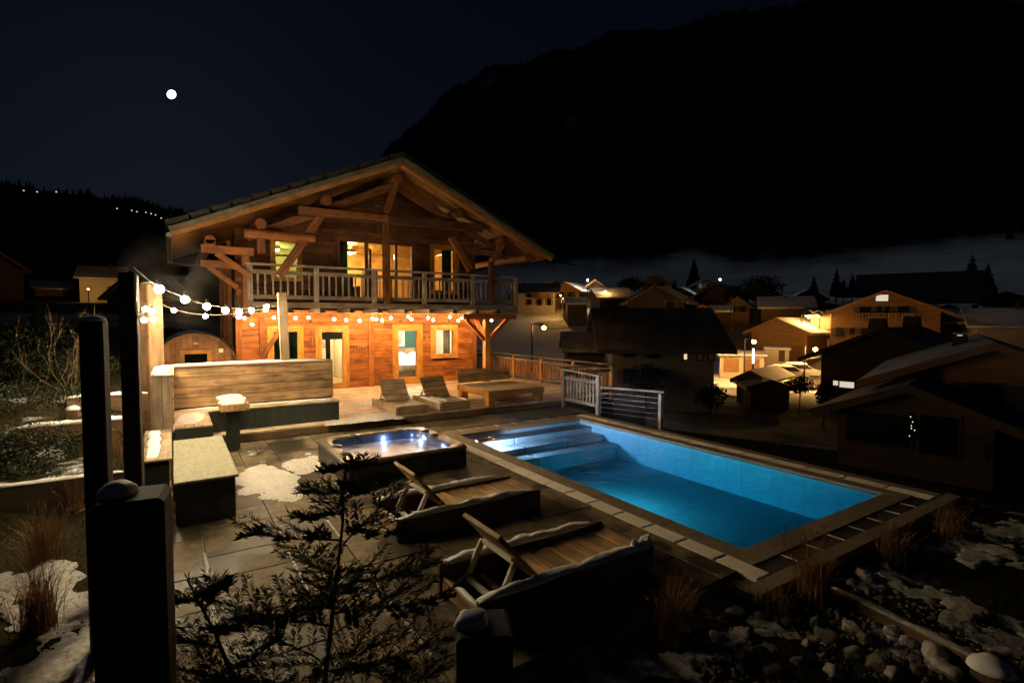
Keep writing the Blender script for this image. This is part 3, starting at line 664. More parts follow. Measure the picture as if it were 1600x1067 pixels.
def opening(kind, h, m, wfr, glassm='window_glass', mull=(), sill=True, pad=0.10, rail=None):
    """frame proud of the planks, glass set back; returns the part"""
    x0, x1, z0, z1 = h
    fr = MB(); d0, d1 = GF - 0.075, GF + 0.12
    fr.box(x0 + 0.002, x0 + wfr, d0, d1, z0 + 0.002, z1 - 0.002); fr.box(x1 - wfr, x1 - 0.002, d0, d1, z0 + 0.002, z1 - 0.002)
    fr.box(x0 + wfr, x1 - wfr, d0 + 0.002, d1, z1 - wfr, z1 - 0.004); fr.box(x0 + wfr, x1 - wfr, d0 + 0.002, d1, z0 + 0.004, z0 + wfr * (1.8 if kind == 'door' else 1))
    for mx in mull: fr.box(mx - 0.045, mx + 0.045, d0 + 0.004, d1, z0 + wfr, z1 - wfr)
    o = fr.build(kind, m, chalet)
    bx('casing', x0 - pad, x0 - 0.002, GF - 0.068, GF - 0.046, z0 + 0.003, z1, m, o); bx('casing', x1 + 0.002, x1 + pad, GF - 0.068, GF - 0.046, z0 + 0.003, z1, m, o)
    bx('casing', x0 - pad, x1 + pad, GF - 0.07, GF - 0.046, z1 + 0.003, z1 + pad, m, o)
    if sill and kind == 'window': bx('sill', x0 - pad, x1 + pad, GF - 0.12, GF - 0.046, z0 - 0.07, z0 - 0.002, m, o)
    xs = [x0 + wfr, *mull, x1 - wfr]
    for a, c in zip(xs, xs[1:]): bx('pane', a + 0.046 * (a in mull), c - 0.046 * (c in mull), GF + 0.03, GF + 0.038, z0 + wfr, z1 - wfr, glassm, o, ch=0)
    if kind == 'door': bx('handle', x1 - wfr * 0.62, x1 - wfr * 0.42, GF - 0.11, GF - 0.078, 1.12 + z0 - 0.2, 1.27 + z0 - 0.2, 'grey_metal', o, ch=0.004)
    return o
d1 = opening('door', H_G[0], 'frame_wood', 0.11)
opening('window', H_G[1], 'frame_wood', 0.09, 'tinted_glass')
opening('door', H_G[2], 'frame_wood', 0.13)
opening('window', H_G[3], 'frame_wood', 0.10)
bx('roller_blind', 4.32, 5.02, GF + 0.05, GF + 0.09, 1.92, 2.18, 'awning', chalet)
opening('window', H_U[0], 'frame_wood', 0.06, mull=()); 
bx('transom', 2.90, 3.56, GF + 0.0, GF + 0.06, 4.70, 4.76, 'dark_wood', chalet)
opening('window', H_U[1], 'upper_wood', 0.09, mull=(5.92, 7.0), sill=False)
opening('window', H_U[2], 'frame_wood', 0.08)
def room(x0, x1, z0, z1, yb, wallm, floorm='pale_wood', backm=None, ceilm='plaster_cream', side_l=True, side_r=True):
    y0 = GF + 0.21
    bx('inner_wall', x0, x1, yb, yb + 0.06, z0, z1, backm or wallm, chalet)
    if side_l: bx('inner_wall', x0 - 0.06, x0 - 0.002, y0, yb, z0, z1, wallm, chalet)
    if side_r: bx('inner_wall', x1 + 0.002, x1 + 0.06, y0, yb, z0, z1, wallm, chalet)
    bx('inner_ceiling', x0, x1, y0, yb, z1 + 0.002, z1 + 0.03, ceilm, chalet); bx('inner_floor', x0, x1, y0, yb, z0 - 0.03, z0 - 0.002, floorm, chalet)
room(2.0, 3.9, 0.25, 2.66, 21.6, 'plaster_green', backm='plaster_green')
room(4.0, 5.65, 0.25, 2.66, 22.4, 'plaster_cream')
room(6.3, 10.05, 0.25, 2.66, 22.2, 'plaster_cream', backm='plaster_green')
room(2.0, 4.30, 3.22, 5.25, 21.6, 'plaster_olive', ceilm='plaster_olive')
room(4.42, 10.05, 3.22, 5.46, 23.2, 'panel_wood', ceilm='panel_wood')
# things one sees through the panes
frame()
def inner_lamp(px, py, y, label, shade_m, power, r=0.15, drop=0.5, col=(1.0, 0.62, 0.20)):
    p = aty(px, py, y); t = thing('pendant_lamp', label, 'lamp', (p.x, p.y, p.z - 0.12))
    b = MB(); b.tube([(p.x, p.y, p.z + 0.10), (p.x, p.y, p.z + 0.06), (p.x, p.y, p.z - 0.02)], [0.05, r, r * 1.25], 14, False); b.build('lamp_shade', shade_m, t, True)
    b = MB(); b.tube([(p.x, p.y, p.z + 0.10), (p.x, p.y, min(5.45, p.z + drop))], 0.008, 5); b.build('cord', 'dark_metal', t)
    bm = bmesh.new(); bmesh.ops.create_icosphere(bm, subdivisions=2, radius=0.065)
    me = bpy.data.meshes.new('bulb'); bm.to_mesh(me); bm.free(); me.materials.append(MATS['bulb_warm']); link('bulb', me, Matrix.Translation((p.x, p.y, p.z - 0.05)), t)
    lamp('lamp_light', (p.x, p.y, p.z - 0.05), power, col, 0.08, t)
inner_lamp(547, 394, 21.2, 'pale slatted pendant lamp behind the wide upstairs glazing', 'pale_wood', 1881, 0.2)
inner_lamp(683, 393, 21.6, 'pendant lamp behind the right upstairs window', 'pale_wood', 1379, 0.12)
frame()
for (x, y, z, pw, cc, lb) in ((4.8, 20.8, 2.5, 60, (1.0, 0.76, 0.44), 'ceiling lamp in the hall behind the left glazed door'), (8.2, 20.4, 2.52, 75, (1.0, 0.88, 0.74), 'ceiling lamp in the bedroom behind the right glazed door'), (3.2, 20.6, 5.1, 9, (1.0, 0.86, 0.36), 'ceiling lamp in the room behind the small left upstairs window'), (3.0, 20.4, 2.52, 5.0, (1.0, 0.85, 0.62), 'dim ceiling lamp in the room behind the left ground floor window')):
    t = thing('ceiling_lamp', lb, 'lamp', (x, y, z))
    b = MB(); b.tube([(x, y, z + 0.13), (x, y, z + 0.04)], 0.13, 16); b.build('lamp_base', 'grey_metal', t)
    b = MB(); b.tube([(x, y, z + 0.04), (x, y, z - 0.01)], [0.12, 0.10], 16); b.build('diffuser', 'bulb_warm', t)
    lamp('lamp_light', (x, y, z - 0.08), pw * 6, cc, 0.06, t)
bed = thing('bed', 'white made-up bed seen through the right glazed door', 'bed', (8.6, 21.1, 0.25))
bx('bed_frame', 7.75, 9.55, 20.12, 22.05, 0.25, 0.50, 'pale_wood', bed); bx('headboard', 7.7, 9.6, 22.06, 22.14, 0.25, 1.36, 'pale_wood', bed)
bx('mattress', 7.77, 9.53, 20.16, 22.04, 0.502, 0.72, 'linen', bed, ch=0.05); bx('duvet', 7.72, 9.58, 20.10, 21.5, 0.56, 0.82, 'linen', bed, ch=0.06)
for i, x in enumerate((8.28, 8.98)):
    o = snow_cap('pillow', (x, 21.70, 0.86), 0.36, 0.20, bed, i, 0.6); o.data.materials[0] = MATS['linen']; o.matrix_basis = o.matrix_basis @ Matrix.Rotation(0.9, 4, 'X')
pic = thing('picture', 'framed grey print on the green bedroom wall above the bed', 'picture', (8.4, 22.17, 1.5))
bx('picture_frame', 8.12, 8.66, 22.155, 22.19, 1.42, 2.08, 'linen', pic); bx('print', 8.19, 8.59, 22.145, 22.153, 1.50, 2.0, 'print_art', pic, ch=0)
def curtain(label, x0, x1, y, z0, z1, m):
    b = MB(); n = 26
    for i in range(n):
        a, c = x0 + (x1 - x0) * i / n, x0 + (x1 - x0) * (i + 1) / n
        ya, yc = y + 0.035 * math.sin(i * 1.5), y + 0.035 * math.sin((i + 1) * 1.5)
        b.quad((a, ya, z0), (c, yc, z0), (c, yc, z1), (a, ya, z1))
    o = b.build('curtain', m, None, True); sm = o.modifiers.new('thickness', 'SOLIDIFY'); sm.thickness = 0.006; tag(o, label, 'curtain')
curtain('pale bedroom curtain hanging in the right ground floor window', 9.05, 9.35, GF + 0.28, 0.5, 2.3, 'curtain_pale')
curtain('green curtain at the left end of the wide upstairs glazing', 4.93, 5.32, GF + 0.26, 3.25, 5.38, 'curtain_green')
curtain('long green curtain in the right upstairs window', 9.0, 9.42, GF + 0.26, 3.3, 5.36, 'curtain_green')
curtain('dark curtain beside the hall wall behind the left glazed door', 4.62, 4.78, GF + 0.7, 0.3, 2.25, 'charcoal')
pc = thing('picture', 'small picture on the hall wall behind the left glazed door', 'picture', (5.2, 22.3, 1.5))
bx('picture_frame', 5.02, 5.32, 22.34, 22.37, 1.45, 1.95, 'pale_wood', pc); bx('print', 5.06, 5.28, 22.33, 22.338, 1.5, 1.9, 'print_art', pc, ch=0)
st = thing('stove', 'tall dark stove with flue behind the wide upstairs glazing', 'stove', (6.75, 21.0, 3.22))
bx('stove_body', 6.5, 6.98, 20.7, 21.2, 3.22, 4.62, 'charcoal', st); b = MB(); b.tube([(6.74, 20.95, 4.62), (6.74, 20.95, 5.44)], 0.07, 10); b.build('flue', 'charcoal', st)
ch = thing('armchair', 'dark armchair behind the middle of the upstairs glazing', 'armchair', (5.6, 20.0, 3.22))
bx('seat', 5.3, 5.9, 19.8, 20.4, 3.3, 3.66, 'charcoal', ch, ch=0.05); bx('backrest', 5.3, 5.9, 20.3, 20.48, 3.66, 4.35, 'charcoal', ch, ch=0.05)
for x in (5.2, 5.9): bx('armrest', x, x + 0.1, 19.8, 20.4, 3.3, 3.88, 'charcoal', ch, ch=0.03)

# roof
frame()
AP, EL, ER, YV, YB = (6.45, 7.86), (-0.02, 5.0), (12.62, 5.08), 16.5, 24.7
roof = None
def slope_pts(E, off): # eave and apex points lowered by 'off' square to the slope
    dx, dz = AP[0] - E[0], AP[1] - E[1]; L = math.hypot(dx, dz); s = -1 if dx < 0 else 1
    nx, nz = dz / L * s, -abs(dx) / L
    return V((E[0] + nx * off, 0, E[1] + nz * off)), V((AP[0], 0, AP[1] - off * L / abs(dx)))
b = MB()
for E in (EL, ER):
    for k in range(13):                                        # shingle courses, each lapping the next
        e, a = slope_pts(E, -0.20); e2, a2 = slope_pts(E, 0.04)
        p0 = e.lerp(a, k / 13); p1 = e.lerp(a, (k + 1) / 13 + (0.0 if k == 12 else 0.01)); q0 = e2.lerp(a2, k / 13); q1 = e2.lerp(a2, (k + 1) / 13 + (0.0 if k == 12 else 0.01))
        up_ = V((0, 0, 0.045)); b.prism([(q0.x, q0.z), (q1.x, q1.z), (p1.x, p1.z), (p0.x, p0.z + 0.04)], 'y', YV + 0.02, YB)
roof = b.build('roof', 'shingle', chalet)
for E in (EL, ER):
    e, a = slope_pts(E, 0.075); y = YV + 0.03
    while y < YB - 0.1:
        bar('soffit_board', (e.x, y + 0.11, e.z), (a.x, y + 0.11, a.z - 0.03), 0.214, 0.028, 'soffit_wood', roof, up=(0, 0, 1), ch=0.004); y += 0.22
    for off, y0, hgt, m in ((0.02, YV - 0.045, 0.13, 'barge_wood'), (0.155, YV - 0.005, 0.14, 'soffit_wood')):
        e, a = slope_pts(E, off); a = a - V((0, 0, 0.0)); mid = e.lerp(a, 0.5)
        for p, q in ((e, mid), (mid, a)):
            d = (q - p).normalized() * 0.003
            bar('barge_board', (p.x + d.x, y0, p.z + d.z), (q.x - d.x, y0, q.z - d.z), 0.035, hgt, m, roof, up=(0, 0, 1), ch=0.006)
e, a = slope_pts(EL, 0.18); b = MB(); b.tube([(e.x - 0.06, YV, e.z), (e.x - 0.06, YB, e.z)], 0.07, 8); b.build('gutter', 'grey_metal', chalet)
b = MB(); b.tube([(0.0, 23.6, 4.72), (0.8, 23.0, 4.62), (1.6, 22.4, 4.55)], 0.045, 8); b.build('downpipe', 'grey_metal', chalet)
def log(x, z, r, y0, y1, m='beam_wood'):
    pts = [(0, 0, 0)] ; L = y1 - y0; bm = bmesh.new()
    b = MB(); b.tube([(0, 0, 0), (0.03, 0, 0), (L * 0.5, 0, 0.01), (L, 0, 0)], [r * 0.85, r * 0.97, r * 1.02, r], 8)
    global T; T0 = T; T = Matrix.Translation((x, y0, z)) @ Matrix.Rotation(PI / 2, 4, 'Z'); o = b.build('purlin', 'purlin_wood', chalet, False, V((0, 0, 0))); T = T0
for x, z, r in ((6.45, 7.30, 0.19), (4.13, 6.32, 0.18), (2.25, 5.42, 0.17), (0.95, 4.84, 0.15), (8.72, 6.40, 0.18), (10.5, 5.56, 0.17), (11.7, 5.02, 0.15)): log(x, z, r, YV + 0.42, YB - 0.2)
TR = 17.05
def beam(x0, z0, x1, z1, w_=0.2, h=0.22, m='beam_wood', y=TR, name='beam'): return bar(name, (x0, y, z0), (x1, y, z1), w_, h, m, chalet, up=(0, 0, 1), ch=0.015)
beam(3.30, 5.92, 9.7, 5.98, 0.2, 0.30, 'upper_wood'); beam(3.30, 5.93, 6.1, 5.95, 0.06, 0.22, 'beam_wood', TR - 0.135)
b = MB(); b.tube([(0, 0, 0), (0.9, 0, 0.01), (1.95, 0, 0)], [0.135, 0.13, 0.125], 12); T = Matrix.Translation((1.80, TR - 0.12, 5.10)); b.build('log_beam', 'beam_wood', chalet, False, V((0, 0, 0))); frame()
beam(0.72, 4.60, 2.05, 4.58); beam(0.75, 4.30, 1.75, 4.28, y=18.3); beam(1.10, 4.50, 1.95, 3.88, 0.14, 0.16, name='brace'); beam(0.95, 4.22, 1.72, 3.60, 0.14, 0.16, y=18.3, name='brace')
beam(0.95, 4.68, 0.95, 4.86, 0.26, 0.26, name='strut'); beam(2.25, 4.55, 2.25, 5.45, 0.22, 0.24, name='strut')
beam(6.05, 3.16, 6.05, 5.83, 0.2, 0.22, 'upper_wood', name='king_post'); bx('post_edge', 5.93, 5.97, TR - 0.12, TR - 0.08, 3.2, 5.8, 'beam_wood', chalet)
beam(6.02, 6.08, 6.40, 7.14, 0.18, 0.22, name='strut'); beam(5.75, 6.32, 5.75, 6.36, 0.2, 0.2, 'upper_wood', name='strut')
beam(2.75, 3.95, 3.98, 5.86, 0.16, 0.24, 'upper_wood', name='brace'); beam(8.45, 5.55, 9.22, 4.42, 0.16, 0.22, name='brace')
beam(10.62, 5.52, 10.12, 4.78, 0.18, 0.22, name='brace'); beam(10.12, 4.78, 10.12, 3.2, 0.18, 0.2, 'upper_wood', name='strut'); beam(9.0, 5.1, 10.6, 5.08, 0.16, 0.2, 'upper_wood')
beam(1.9, 5.02, 6.35, 7.10, 0.16, 0.24, 'upper_wood', TR + 0.2, 'rafter'); beam(11.0, 5.02, 6.55, 7.10, 0.16, 0.24, 'upper_wood', TR + 0.2, 'rafter')
beam(1.86, 2.7, 1.86, 4.5, 0.2, 0.2, 'beam_wood', 17.28, 'wall_post')
# balcony
BY = 17.2
bal = bx('balcony', 1.9, 11.35, BY + 0.04, GF - 0.05, 3.02, 3.14, 'upper_wood', chalet)
bx('fascia', 1.88, 11.37, BY - 0.03, BY + 0.036, 2.98, 3.15, 'rail_wood', bal)
i = 0
x = 2.12
while x < 11.3: bx('joist', x - 0.08, x + 0.08, BY - 0.22, GF - 0.16, 2.83, 2.976, 'dark_wood', bal); x += 0.92
pxs = (390, 494, 584, 663, 738, 805); xs = [aty(p, 440, BY).x for p in pxs]
for x in xs: bx('baluster_post', x - 0.075, x + 0.075, BY - 0.07, BY + 0.03, 3.16, 4.22, 'silver_wood', bal)
bx('handrail', xs[0] - 0.12, xs[-1] + 0.12, BY - 0.10, BY + 0.06, 4.225, 4.29, 'silver_wood', bal)
for a, c in zip(xs, xs[1:]):
    bx('top_rail', a + 0.077, c - 0.077, BY - 0.045, BY + 0.01, 3.98, 4.10, 'rail_wood', bal); bx('bottom_rail', a + 0.077, c - 0.077, BY - 0.045, BY + 0.01, 3.24, 3.36, 'rail_wood', bal)
    n = max(6, round((c - a) / 0.2))
    for k in range(1, n):
        q = a + (c - a) * k / n + rng.uniform(-0.01, 0.01); bx('baluster', q - 0.026, q + 0.026, BY - 0.03, BY + 0.005, 3.362, 3.978, 'silver_wood', bal)
# outer post under the balcony with its braces
PX_, PY_ = 10.02, 17.25
bx('porch_post', PX_ - 0.11, PX_ + 0.11, PY_ - 0.11, PY_ + 0.11, 0.2, 2.62, 'frame_wood', chalet)
bx('porch_beam', 9.0, 11.3, PY_ - 0.1, PY_ + 0.1, 2.625, 2.825, 'facade_wood', chalet); bx('porch_beam', PX_ - 0.1, PX_ + 0.1, PY_ + 0.102, GF - 0.16, 2.63, 2.82, 'facade_wood', chalet)
bar('brace', (PX_ - 0.1, PY_, 1.85), (PX_ - 0.88, PY_, 2.63), 0.13, 0.13, 'facade_wood', chalet); bar('brace', (PX_ + 0.1, PY_, 1.85), (PX_ + 1.02, PY_ - 0.02, 2.72), 0.13, 0.13, 'facade_wood', chalet)
bar('brace', (PX_, PY_ + 0.1, 1.85), (PX_, PY_ + 0.85, 2.63), 0.13, 0.13, 'facade_wood', chalet)

# ------------------------------------------------------------------ string lights
_bulbs = {}
def bulb_mesh(m, r):
    if (m, r) not in _bulbs:
        bm = bmesh.new(); bmesh.ops.create_icosphere(bm, subdivisions=2, radius=r)
        me = bpy.data.meshes.new('bulb'); bm.to_mesh(me); bm.free(); me.materials.append(MATS[m]); _bulbs[(m, r)] = me
    return _bulbs[(m, r)]
_lights = {}
def bulb(p, root, m, r, power, col, drop=0.0):
    o = link('bulb', bulb_mesh(m, r), T @ Matrix.Translation(p), root)
    b = MB(); b.tube([p + V((0, 0, r * 0.9)), p + V((0, 0, r * 0.9 + 0.06))], 0.019, 7); b.build('socket', 'charcoal', o)
    if drop: b = MB(); b.tube([p + V((0, 0, r * 0.9 + 0.05)), p + V((0, 0, drop))], 0.006, 4); b.build('drop_wire', 'cable', o)
    key = (power, col)
    if key not in _lights:
        l = bpy.data.lights.new('bulb_light', 'POINT'); l.energy = power; l.color = col; l.shadow_soft_size = r * 1.06; _lights[key] = l
    link('bulb_light', _lights[key], T @ Matrix.Translation(p), o)
ws = thing('string_lights', 'row of warm round bulbs strung under the balcony along the chalet front', 'string lights', aty(382, 497, 17.5))
WB = ((382, 497), (394, 507), (428, 496), (437, 497), (462, 497), (482, 496), (522, 499), (541, 500), (562, 501), (582, 498), (588, 499), (597, 501), (611, 497), (638, 495), (643, 499), (669, 497), (677, 500), (703, 495), (716, 501), (722, 497), (731, 494), (768, 501))
rng2 = random.Random(5); pts = []
for px, py in WB:
    p = aty(px, py, 17.55 + rng2.uniform(-0.2, 0.3)); top = p + V((0, 0, max(0.05, 2.83 - p.z))); pts.append(V((p.x, p.y, 2.82)))
    bulb(p, ws, 'bulb_warm', 0.048, 210, (1.0, 0.56, 0.21), 2.82 - p.z)
b = MB(); b.tube([q + V((0, 0, 0.004)) for q in pts], 0.006, 4); b.build('cable', 'cable', ws)

# timber posts that carry the terrace festoon
def post(label, c, s, ztop, m='black_wood', rz=0.4, snow=None, s2=None, z0=-0.6):
    frame(); t = thing('timber_post', label, 'post', (c[0], c[1], -0.1), 0)
    frame((c[0], c[1], 0), rz); s2 = s2 or s
    bar('shaft', (0, 0, z0), (0, 0, ztop), s, s2, m, t, up=(0, 1, 0), ch=0.02)
    if snow: snow_cap('snow', (snow[0], snow[1], ztop - 0.01), snow[2], snow[3], t, ztop)
    frame(); return t
P1 = atd(200, 420, 7.0); P2 = atd(234, 450, 14.0); P3 = V((2.22, 13.5, 0))
post('tall slim dark post carrying the festoon wire left of the bench', (P1.x, P1.y), 0.16, 3.14, 'ground_post', -0.16, None, 0.16)
post('thick pale weathered post lit by bulbs behind the corner bench', (P2.x, P2.y), 0.34, 3.40, 'worn_wood', 0.62, (0, 0, 0.16, 0.07), 0.34)
pd = atd(146, 500, 5.6); post('dark round-topped post left of the tall slim post', (pd.x, pd.y), 0.165, 2.64, 'ground_post', -0.2, (0, 0, 0.09, 0.045), 0.165)
p = V((2.24, 13.5, 0)); t = thing('timber_post', 'slim pale post rising from the bench backrest in front of the chalet window', 'post', (2.25, 13.5, 1.62))
bar('shaft', (2.26, 13.50, 1.66), (2.21, 13.50, 3.27), 0.20, 0.12, 'pale_wood', t, up=(0, 1, 0), ch=0.012); b = MB(); b.tube([(2.26, 13.5, 1.55), (2.26, 13.5, 1.66)], 0.02, 8); b.build('fixing_pin', 'grey_metal', t)
fc = atd(207, 745, 2.55); post('broad black post with a loaf of snow in the left foreground', (fc.x, fc.y), 0.235, 1.955, 'black_wood', -0.12, (-0.055, 0.03, 0.066, 0.062), 0.235)
fc = atd(755, 945, 2.55); post('black post topped with a snow loaf in front of the loungers', (fc.x, fc.y), 0.27, 1.14, 'black_wood', -0.45, (-0.055, 0.02, 0.085, 0.06), 0.27)

fs = thing('string_lights', 'festoon of bright white bulbs hung between the tall posts beside the bench', 'string lights', (P1.x, P1.y, 3.0))
def on_plane(px, py, A, B):
    n = V((B.y - A.y, A.x - B.x, 0)); d = ray(px, py); return EYEV + d * ((A - EYEV).dot(n) / d.dot(n))
A1, B1 = V((P1.x + 0.1, P1.y, 0)), V((2.22, 13.42, 0)); A2 = V((P2.x + 0.16, P2.y - 0.2, 0))
W1 = [(209, 418), (230, 436), (250, 449), (270, 458), (289, 465), (306, 472), (323, 476), (352, 481), (374, 482), (393, 481), (416, 476), (438, 470)]
W2 = [(246, 471), (258, 478), (272, 484), (296, 489), (321, 492), (348, 492), (374, 490), (400, 485), (438, 476)]
W3 = [(208, 424), (210, 470), (213, 490), (219, 492), (226, 484), (232, 480), (239, 478)]
A3 = V((P1.x + 0.12, P1.y - 0.05, 0)); B3 = V((P2.x - 0.02, P2.y - 0.32, 0))
for wv, A_, B_ in ((W1, A1, B1), (W2, A2, B1 + V((0, -0.03, 0))), (W3, A3, B3)):
    b = MB(); b.tube([on_plane(x, y, A_, B_) for x, y in wv], 0.007, 5); b.build('cable', 'cable', fs)
for (px, py), A_, B_ in [((249, 452), A1, B1), ((289, 468), A1, B1), ((323, 479), A1, B1), ((352, 485), A1, B1), ((374, 487), A1, B1), ((393, 485), A1, B1), ((417, 479), A1, B1), ((272, 485), A2, B1), ((321, 494), A2, B1), ((373, 495), A2, B1), ((415, 484), A2, B1)]:
    bulb(on_plane(px, py, A_, B_), fs, 'bulb_white', 0.05, 440, (1.0, 0.75, 0.42))
for px, py, f in ((213, 498, 0.72), (225, 500, 0.76), (227, 483, 0.80), (238, 486, 0.84), (239, 499, 0.88)):
    C_ = A3.lerp(B3, f); D_ = math.hypot(C_.x, C_.y); bulb(atd(px, py, D_), fs, 'bulb_white', 0.05, 440, (1.0, 0.75, 0.42))

# ------------------------------------------------------------------ corner bench, tables
frame()
bn = thing('corner_bench', 'L-shaped timber corner bench with plank backrest, black front panels and snow on top', 'bench', (1.6, 13.2, 0))
for a, c in ((0.60, 1.98), (1.98, 3.36)): bx('front_panel', a + 0.002, c - 0.002, 12.90, 12.935, 0.0, 0.635, 'black_panel', bn)
bx('end_panel', 3.33, 3.36, 12.94, 13.70, 0.0, 0.635, 'black_panel', bn); bx('front_panel', 0.0, 0.598, 11.20, 11.235, 0.0, 0.635, 'black_panel', bn); bx('front_panel', 0.565, 0.598, 11.24, 12.90, 0.0, 0.635, 'black_panel', bn)
for k in range(3): bx('seat_board', 0.0, 3.38, 12.885 + k * 0.18, 12.885 + k * 0.18 + 0.174, 0.64, 0.675, 'pale_wood', bn)
for k in range(4): bx('seat_board', 0.0 + k * 0.15, 0.0 + k * 0.15 + 0.146, 11.185, 12.88, 0.64, 0.676, 'pale_wood', bn)
for k in range(4):
    z0 = 0.70 + k * 0.222; y = 13.42 + k * 0.012
    bx('back_board', 0.0, 3.36, y, y + 0.04, z0 + 0.003, z0 + 0.217, 'bench_wood', bn)
bx('back_core', 0.0, 3.34, 13.475, 13.62, 0.0, 1.575, 'dark_wood', bn); bx('cap_board', -0.34, 3.36, 13.40, 13.66, 1.595, 1.625, 'pale_wood', bn)
for k in range(4): bx('side_board', -0.035, -0.002, 11.5, 13.40, 0.70 + k * 0.222, 0.70 + k * 0.222 + 0.217, 'bench_wood', bn)
for k in range(2): bx('end_board', -0.335 + k * 0.152, -0.335 + k * 0.152 + 0.148, 11.46, 11.495, 0.0, 1.59, 'rail_wood', bn)
bx('return_core', -0.32, -0.04, 11.50, 13.40, 0.0, 1.585, 'dark_wood', bn); bx('cap_board', -0.35, 0.01, 11.44, 13.395, 1.595, 1.625, 'pale_wood', bn)
snow_strip('snow', (-0.3, 13.54, 1.624), (3.3, 13.54, 1.624), 0.22, 0.045, bn, 'snow', 2.0); snow_strip('snow', (-0.19, 11.5, 1.624), (-0.19, 13.45, 1.624), 0.24, 0.05, bn, 'snow', 3.0)
snow_strip('snow', (0.1, 13.32, 0.675), (3.3, 13.32, 0.675), 0.10, 0.02, bn, 'snow', 4.0); snow_strip('snow', (2.2, 13.0, 0.675), (3.3, 13.02, 0.675), 0.16, 0.03, bn, 'thin_snow', 5.0, 0.9)
snow_blob('snow', (0.28, 12.2, 0.675), 0.24, 0.6, 0.02, bn, 'thin_snow', 3.4, 0, 0.5)
wl = thing('low_planter_wall', 'low timber wall with snow on its cap running beside the pale low table', 'wall', (-0.23, 10.3, 0))
bx('cap_board', -0.42, -0.045, 9.0, 11.42, 0.60, 0.635, 'pale_wood', wl); bx('side_board', -0.085, -0.05, 7.6, 11.42, 0.0, 0.30, 'pale_wood', wl); bx('side_board', -0.085, -0.05, 9.0, 11.42, 0.304, 0.597, 'pale_wood', wl)
bx('core', -0.40, -0.09, 9.05, 11.40, 0.0, 0.597, 'black_wood', wl); snow_strip('snow', (-0.29, 9.12, 0.634), (-0.29, 11.3, 0.634), 0.18, 0.06, wl, 'snow', 8.0, 0.6)
surf('frosted_top', (0.33, 0.33, 0.22), 0.7, 0.25, (24, 24, 24), 0.3, c2=(0.13, 0.12, 0.065), rnd=0.0, detail=9)
lt = thing('low_table', 'low black sided table with a frosted pale top beside the paving', 'table', (0.33, 9.1, 0))
bx('table_top', -0.03, 0.70, 7.77, 10.52, 0.55, 0.585, 'frosted_top', lt); bx('side_panel', -0.0, 0.66, 7.81, 7.85, 0.0, 0.547, 'black_panel', lt); bx('side_panel', 0.63, 0.665, 7.855, 10.48, 0.0, 0.547, 'black_panel', lt); bx('side_panel', -0.01, 0.02, 7.855, 10.48, 0.0, 0.547, 'black_panel', lt)
ht = thing('side_table', 'narrow snow covered high table on a black pillar in front of the bench', 'table', (1.0, 12.0, 0))
bx('table_top', 0.74, 1.24, 11.35, 12.80, 0.86, 1.0, 'bench_wood', ht); bx('pillar', 0.86, 1.10, 11.75, 11.98, 0.0, 0.857, 'black_panel', ht)
snow_strip('snow', (0.99, 11.37, 0.998), (0.99, 12.78, 0.998), 0.47, 0.05, ht, 'patch_snow', 7.7, 0.15)
b = MB(); c0 = atz(392, 708)
for k in range(4): b.tube([(c0.x + (0.15 + 0.02 * k) * math.cos(a / 10 * 2 * PI), c0.y + (0.3 - 0.03 * k) * math.sin(a / 10 * 2 * PI), 0.02 + 0.018 * k + 0.03 * math.sin(a * 0.9 + k)) for a in range(11)], 0.009, 5)
tag(b.build('garden_hose', 'grey_metal'), 'loops of grey hose lying on the paving at the foot of the black bench panel', 'hose')

# ------------------------------------------------------------------ hot tub
frame((3.34, 9.30, 0))
tub = thing('hot_tub', 'square hot tub with glistening dark rim and small blue lights in foamy water', 'hot tub')
HX, HY = 1.06, 1.02
def rrect(hx, hy, r, n=8):
    out = []
    for cx, cy, a0 in ((hx - r, hy - r, 0), (-hx + r, hy - r, PI / 2), (-hx + r, -hy + r, PI), (hx - r, -hy + r, 1.5 * PI)):
        out += [(cx + r * math.cos(a0 + PI / 2 * i / n), cy + r * math.sin(a0 + PI / 2 * i / n)) for i in range(n + 1)]
    return out
def loft(name, levels, m, par, close=False, wob=0.0):
    b = MB(); ks = []
    for i, (hx, hy, r, z) in enumerate(levels):
        ks.append(len(b.v)); b.v += [V((x, y, z + wob * fbm(x * 3, y * 3, i))) for x, y in rrect(hx, hy, r)]
    n = len(rrect(1, 1, 0.1))
    for a, c in zip(ks, ks[1:]):
        for j in range(n): b.f.append((a + j, a + (j + 1) % n, c + (j + 1) % n, c + j))
    if close: b.f.append(tuple(ks[-1] + j for j in range(n)))
    return b.build(name, m, par, True, V((0, 0, levels[0][3])))
for s in (-1, 1):
    for k in range(3):
        a = -HX + 0.09 + k * (2 * HX - 0.18) / 3; c = a + (2 * HX - 0.18) / 3 - 0.006
        bx('cabinet_panel', a, c, s * HY - 0.02, s * HY + 0.02, 0.0, 0.292, 'tub_cabinet', tub)
        a = -HY + 0.09 + k * (2 * HY - 0.18) / 3; c = a + (2 * HY - 0.18) / 3 - 0.006
        bx('cabinet_panel', s * HX - 0.02, s * HX + 0.02, a, c, 0.0, 0.292, 'tub_cabinet', tub)
    for s2 in (-1, 1): bx('corner_trim', s * HX - 0.09 * (s > 0) + 0.0 - 0.0 * s, s * HX + 0.09 * (s < 0), s2 * HY - 0.09 * (s2 > 0), s2 * HY + 0.09 * (s2 < 0), 0.0, 0.29, 'tub_cabinet', tub, ch=0.02)
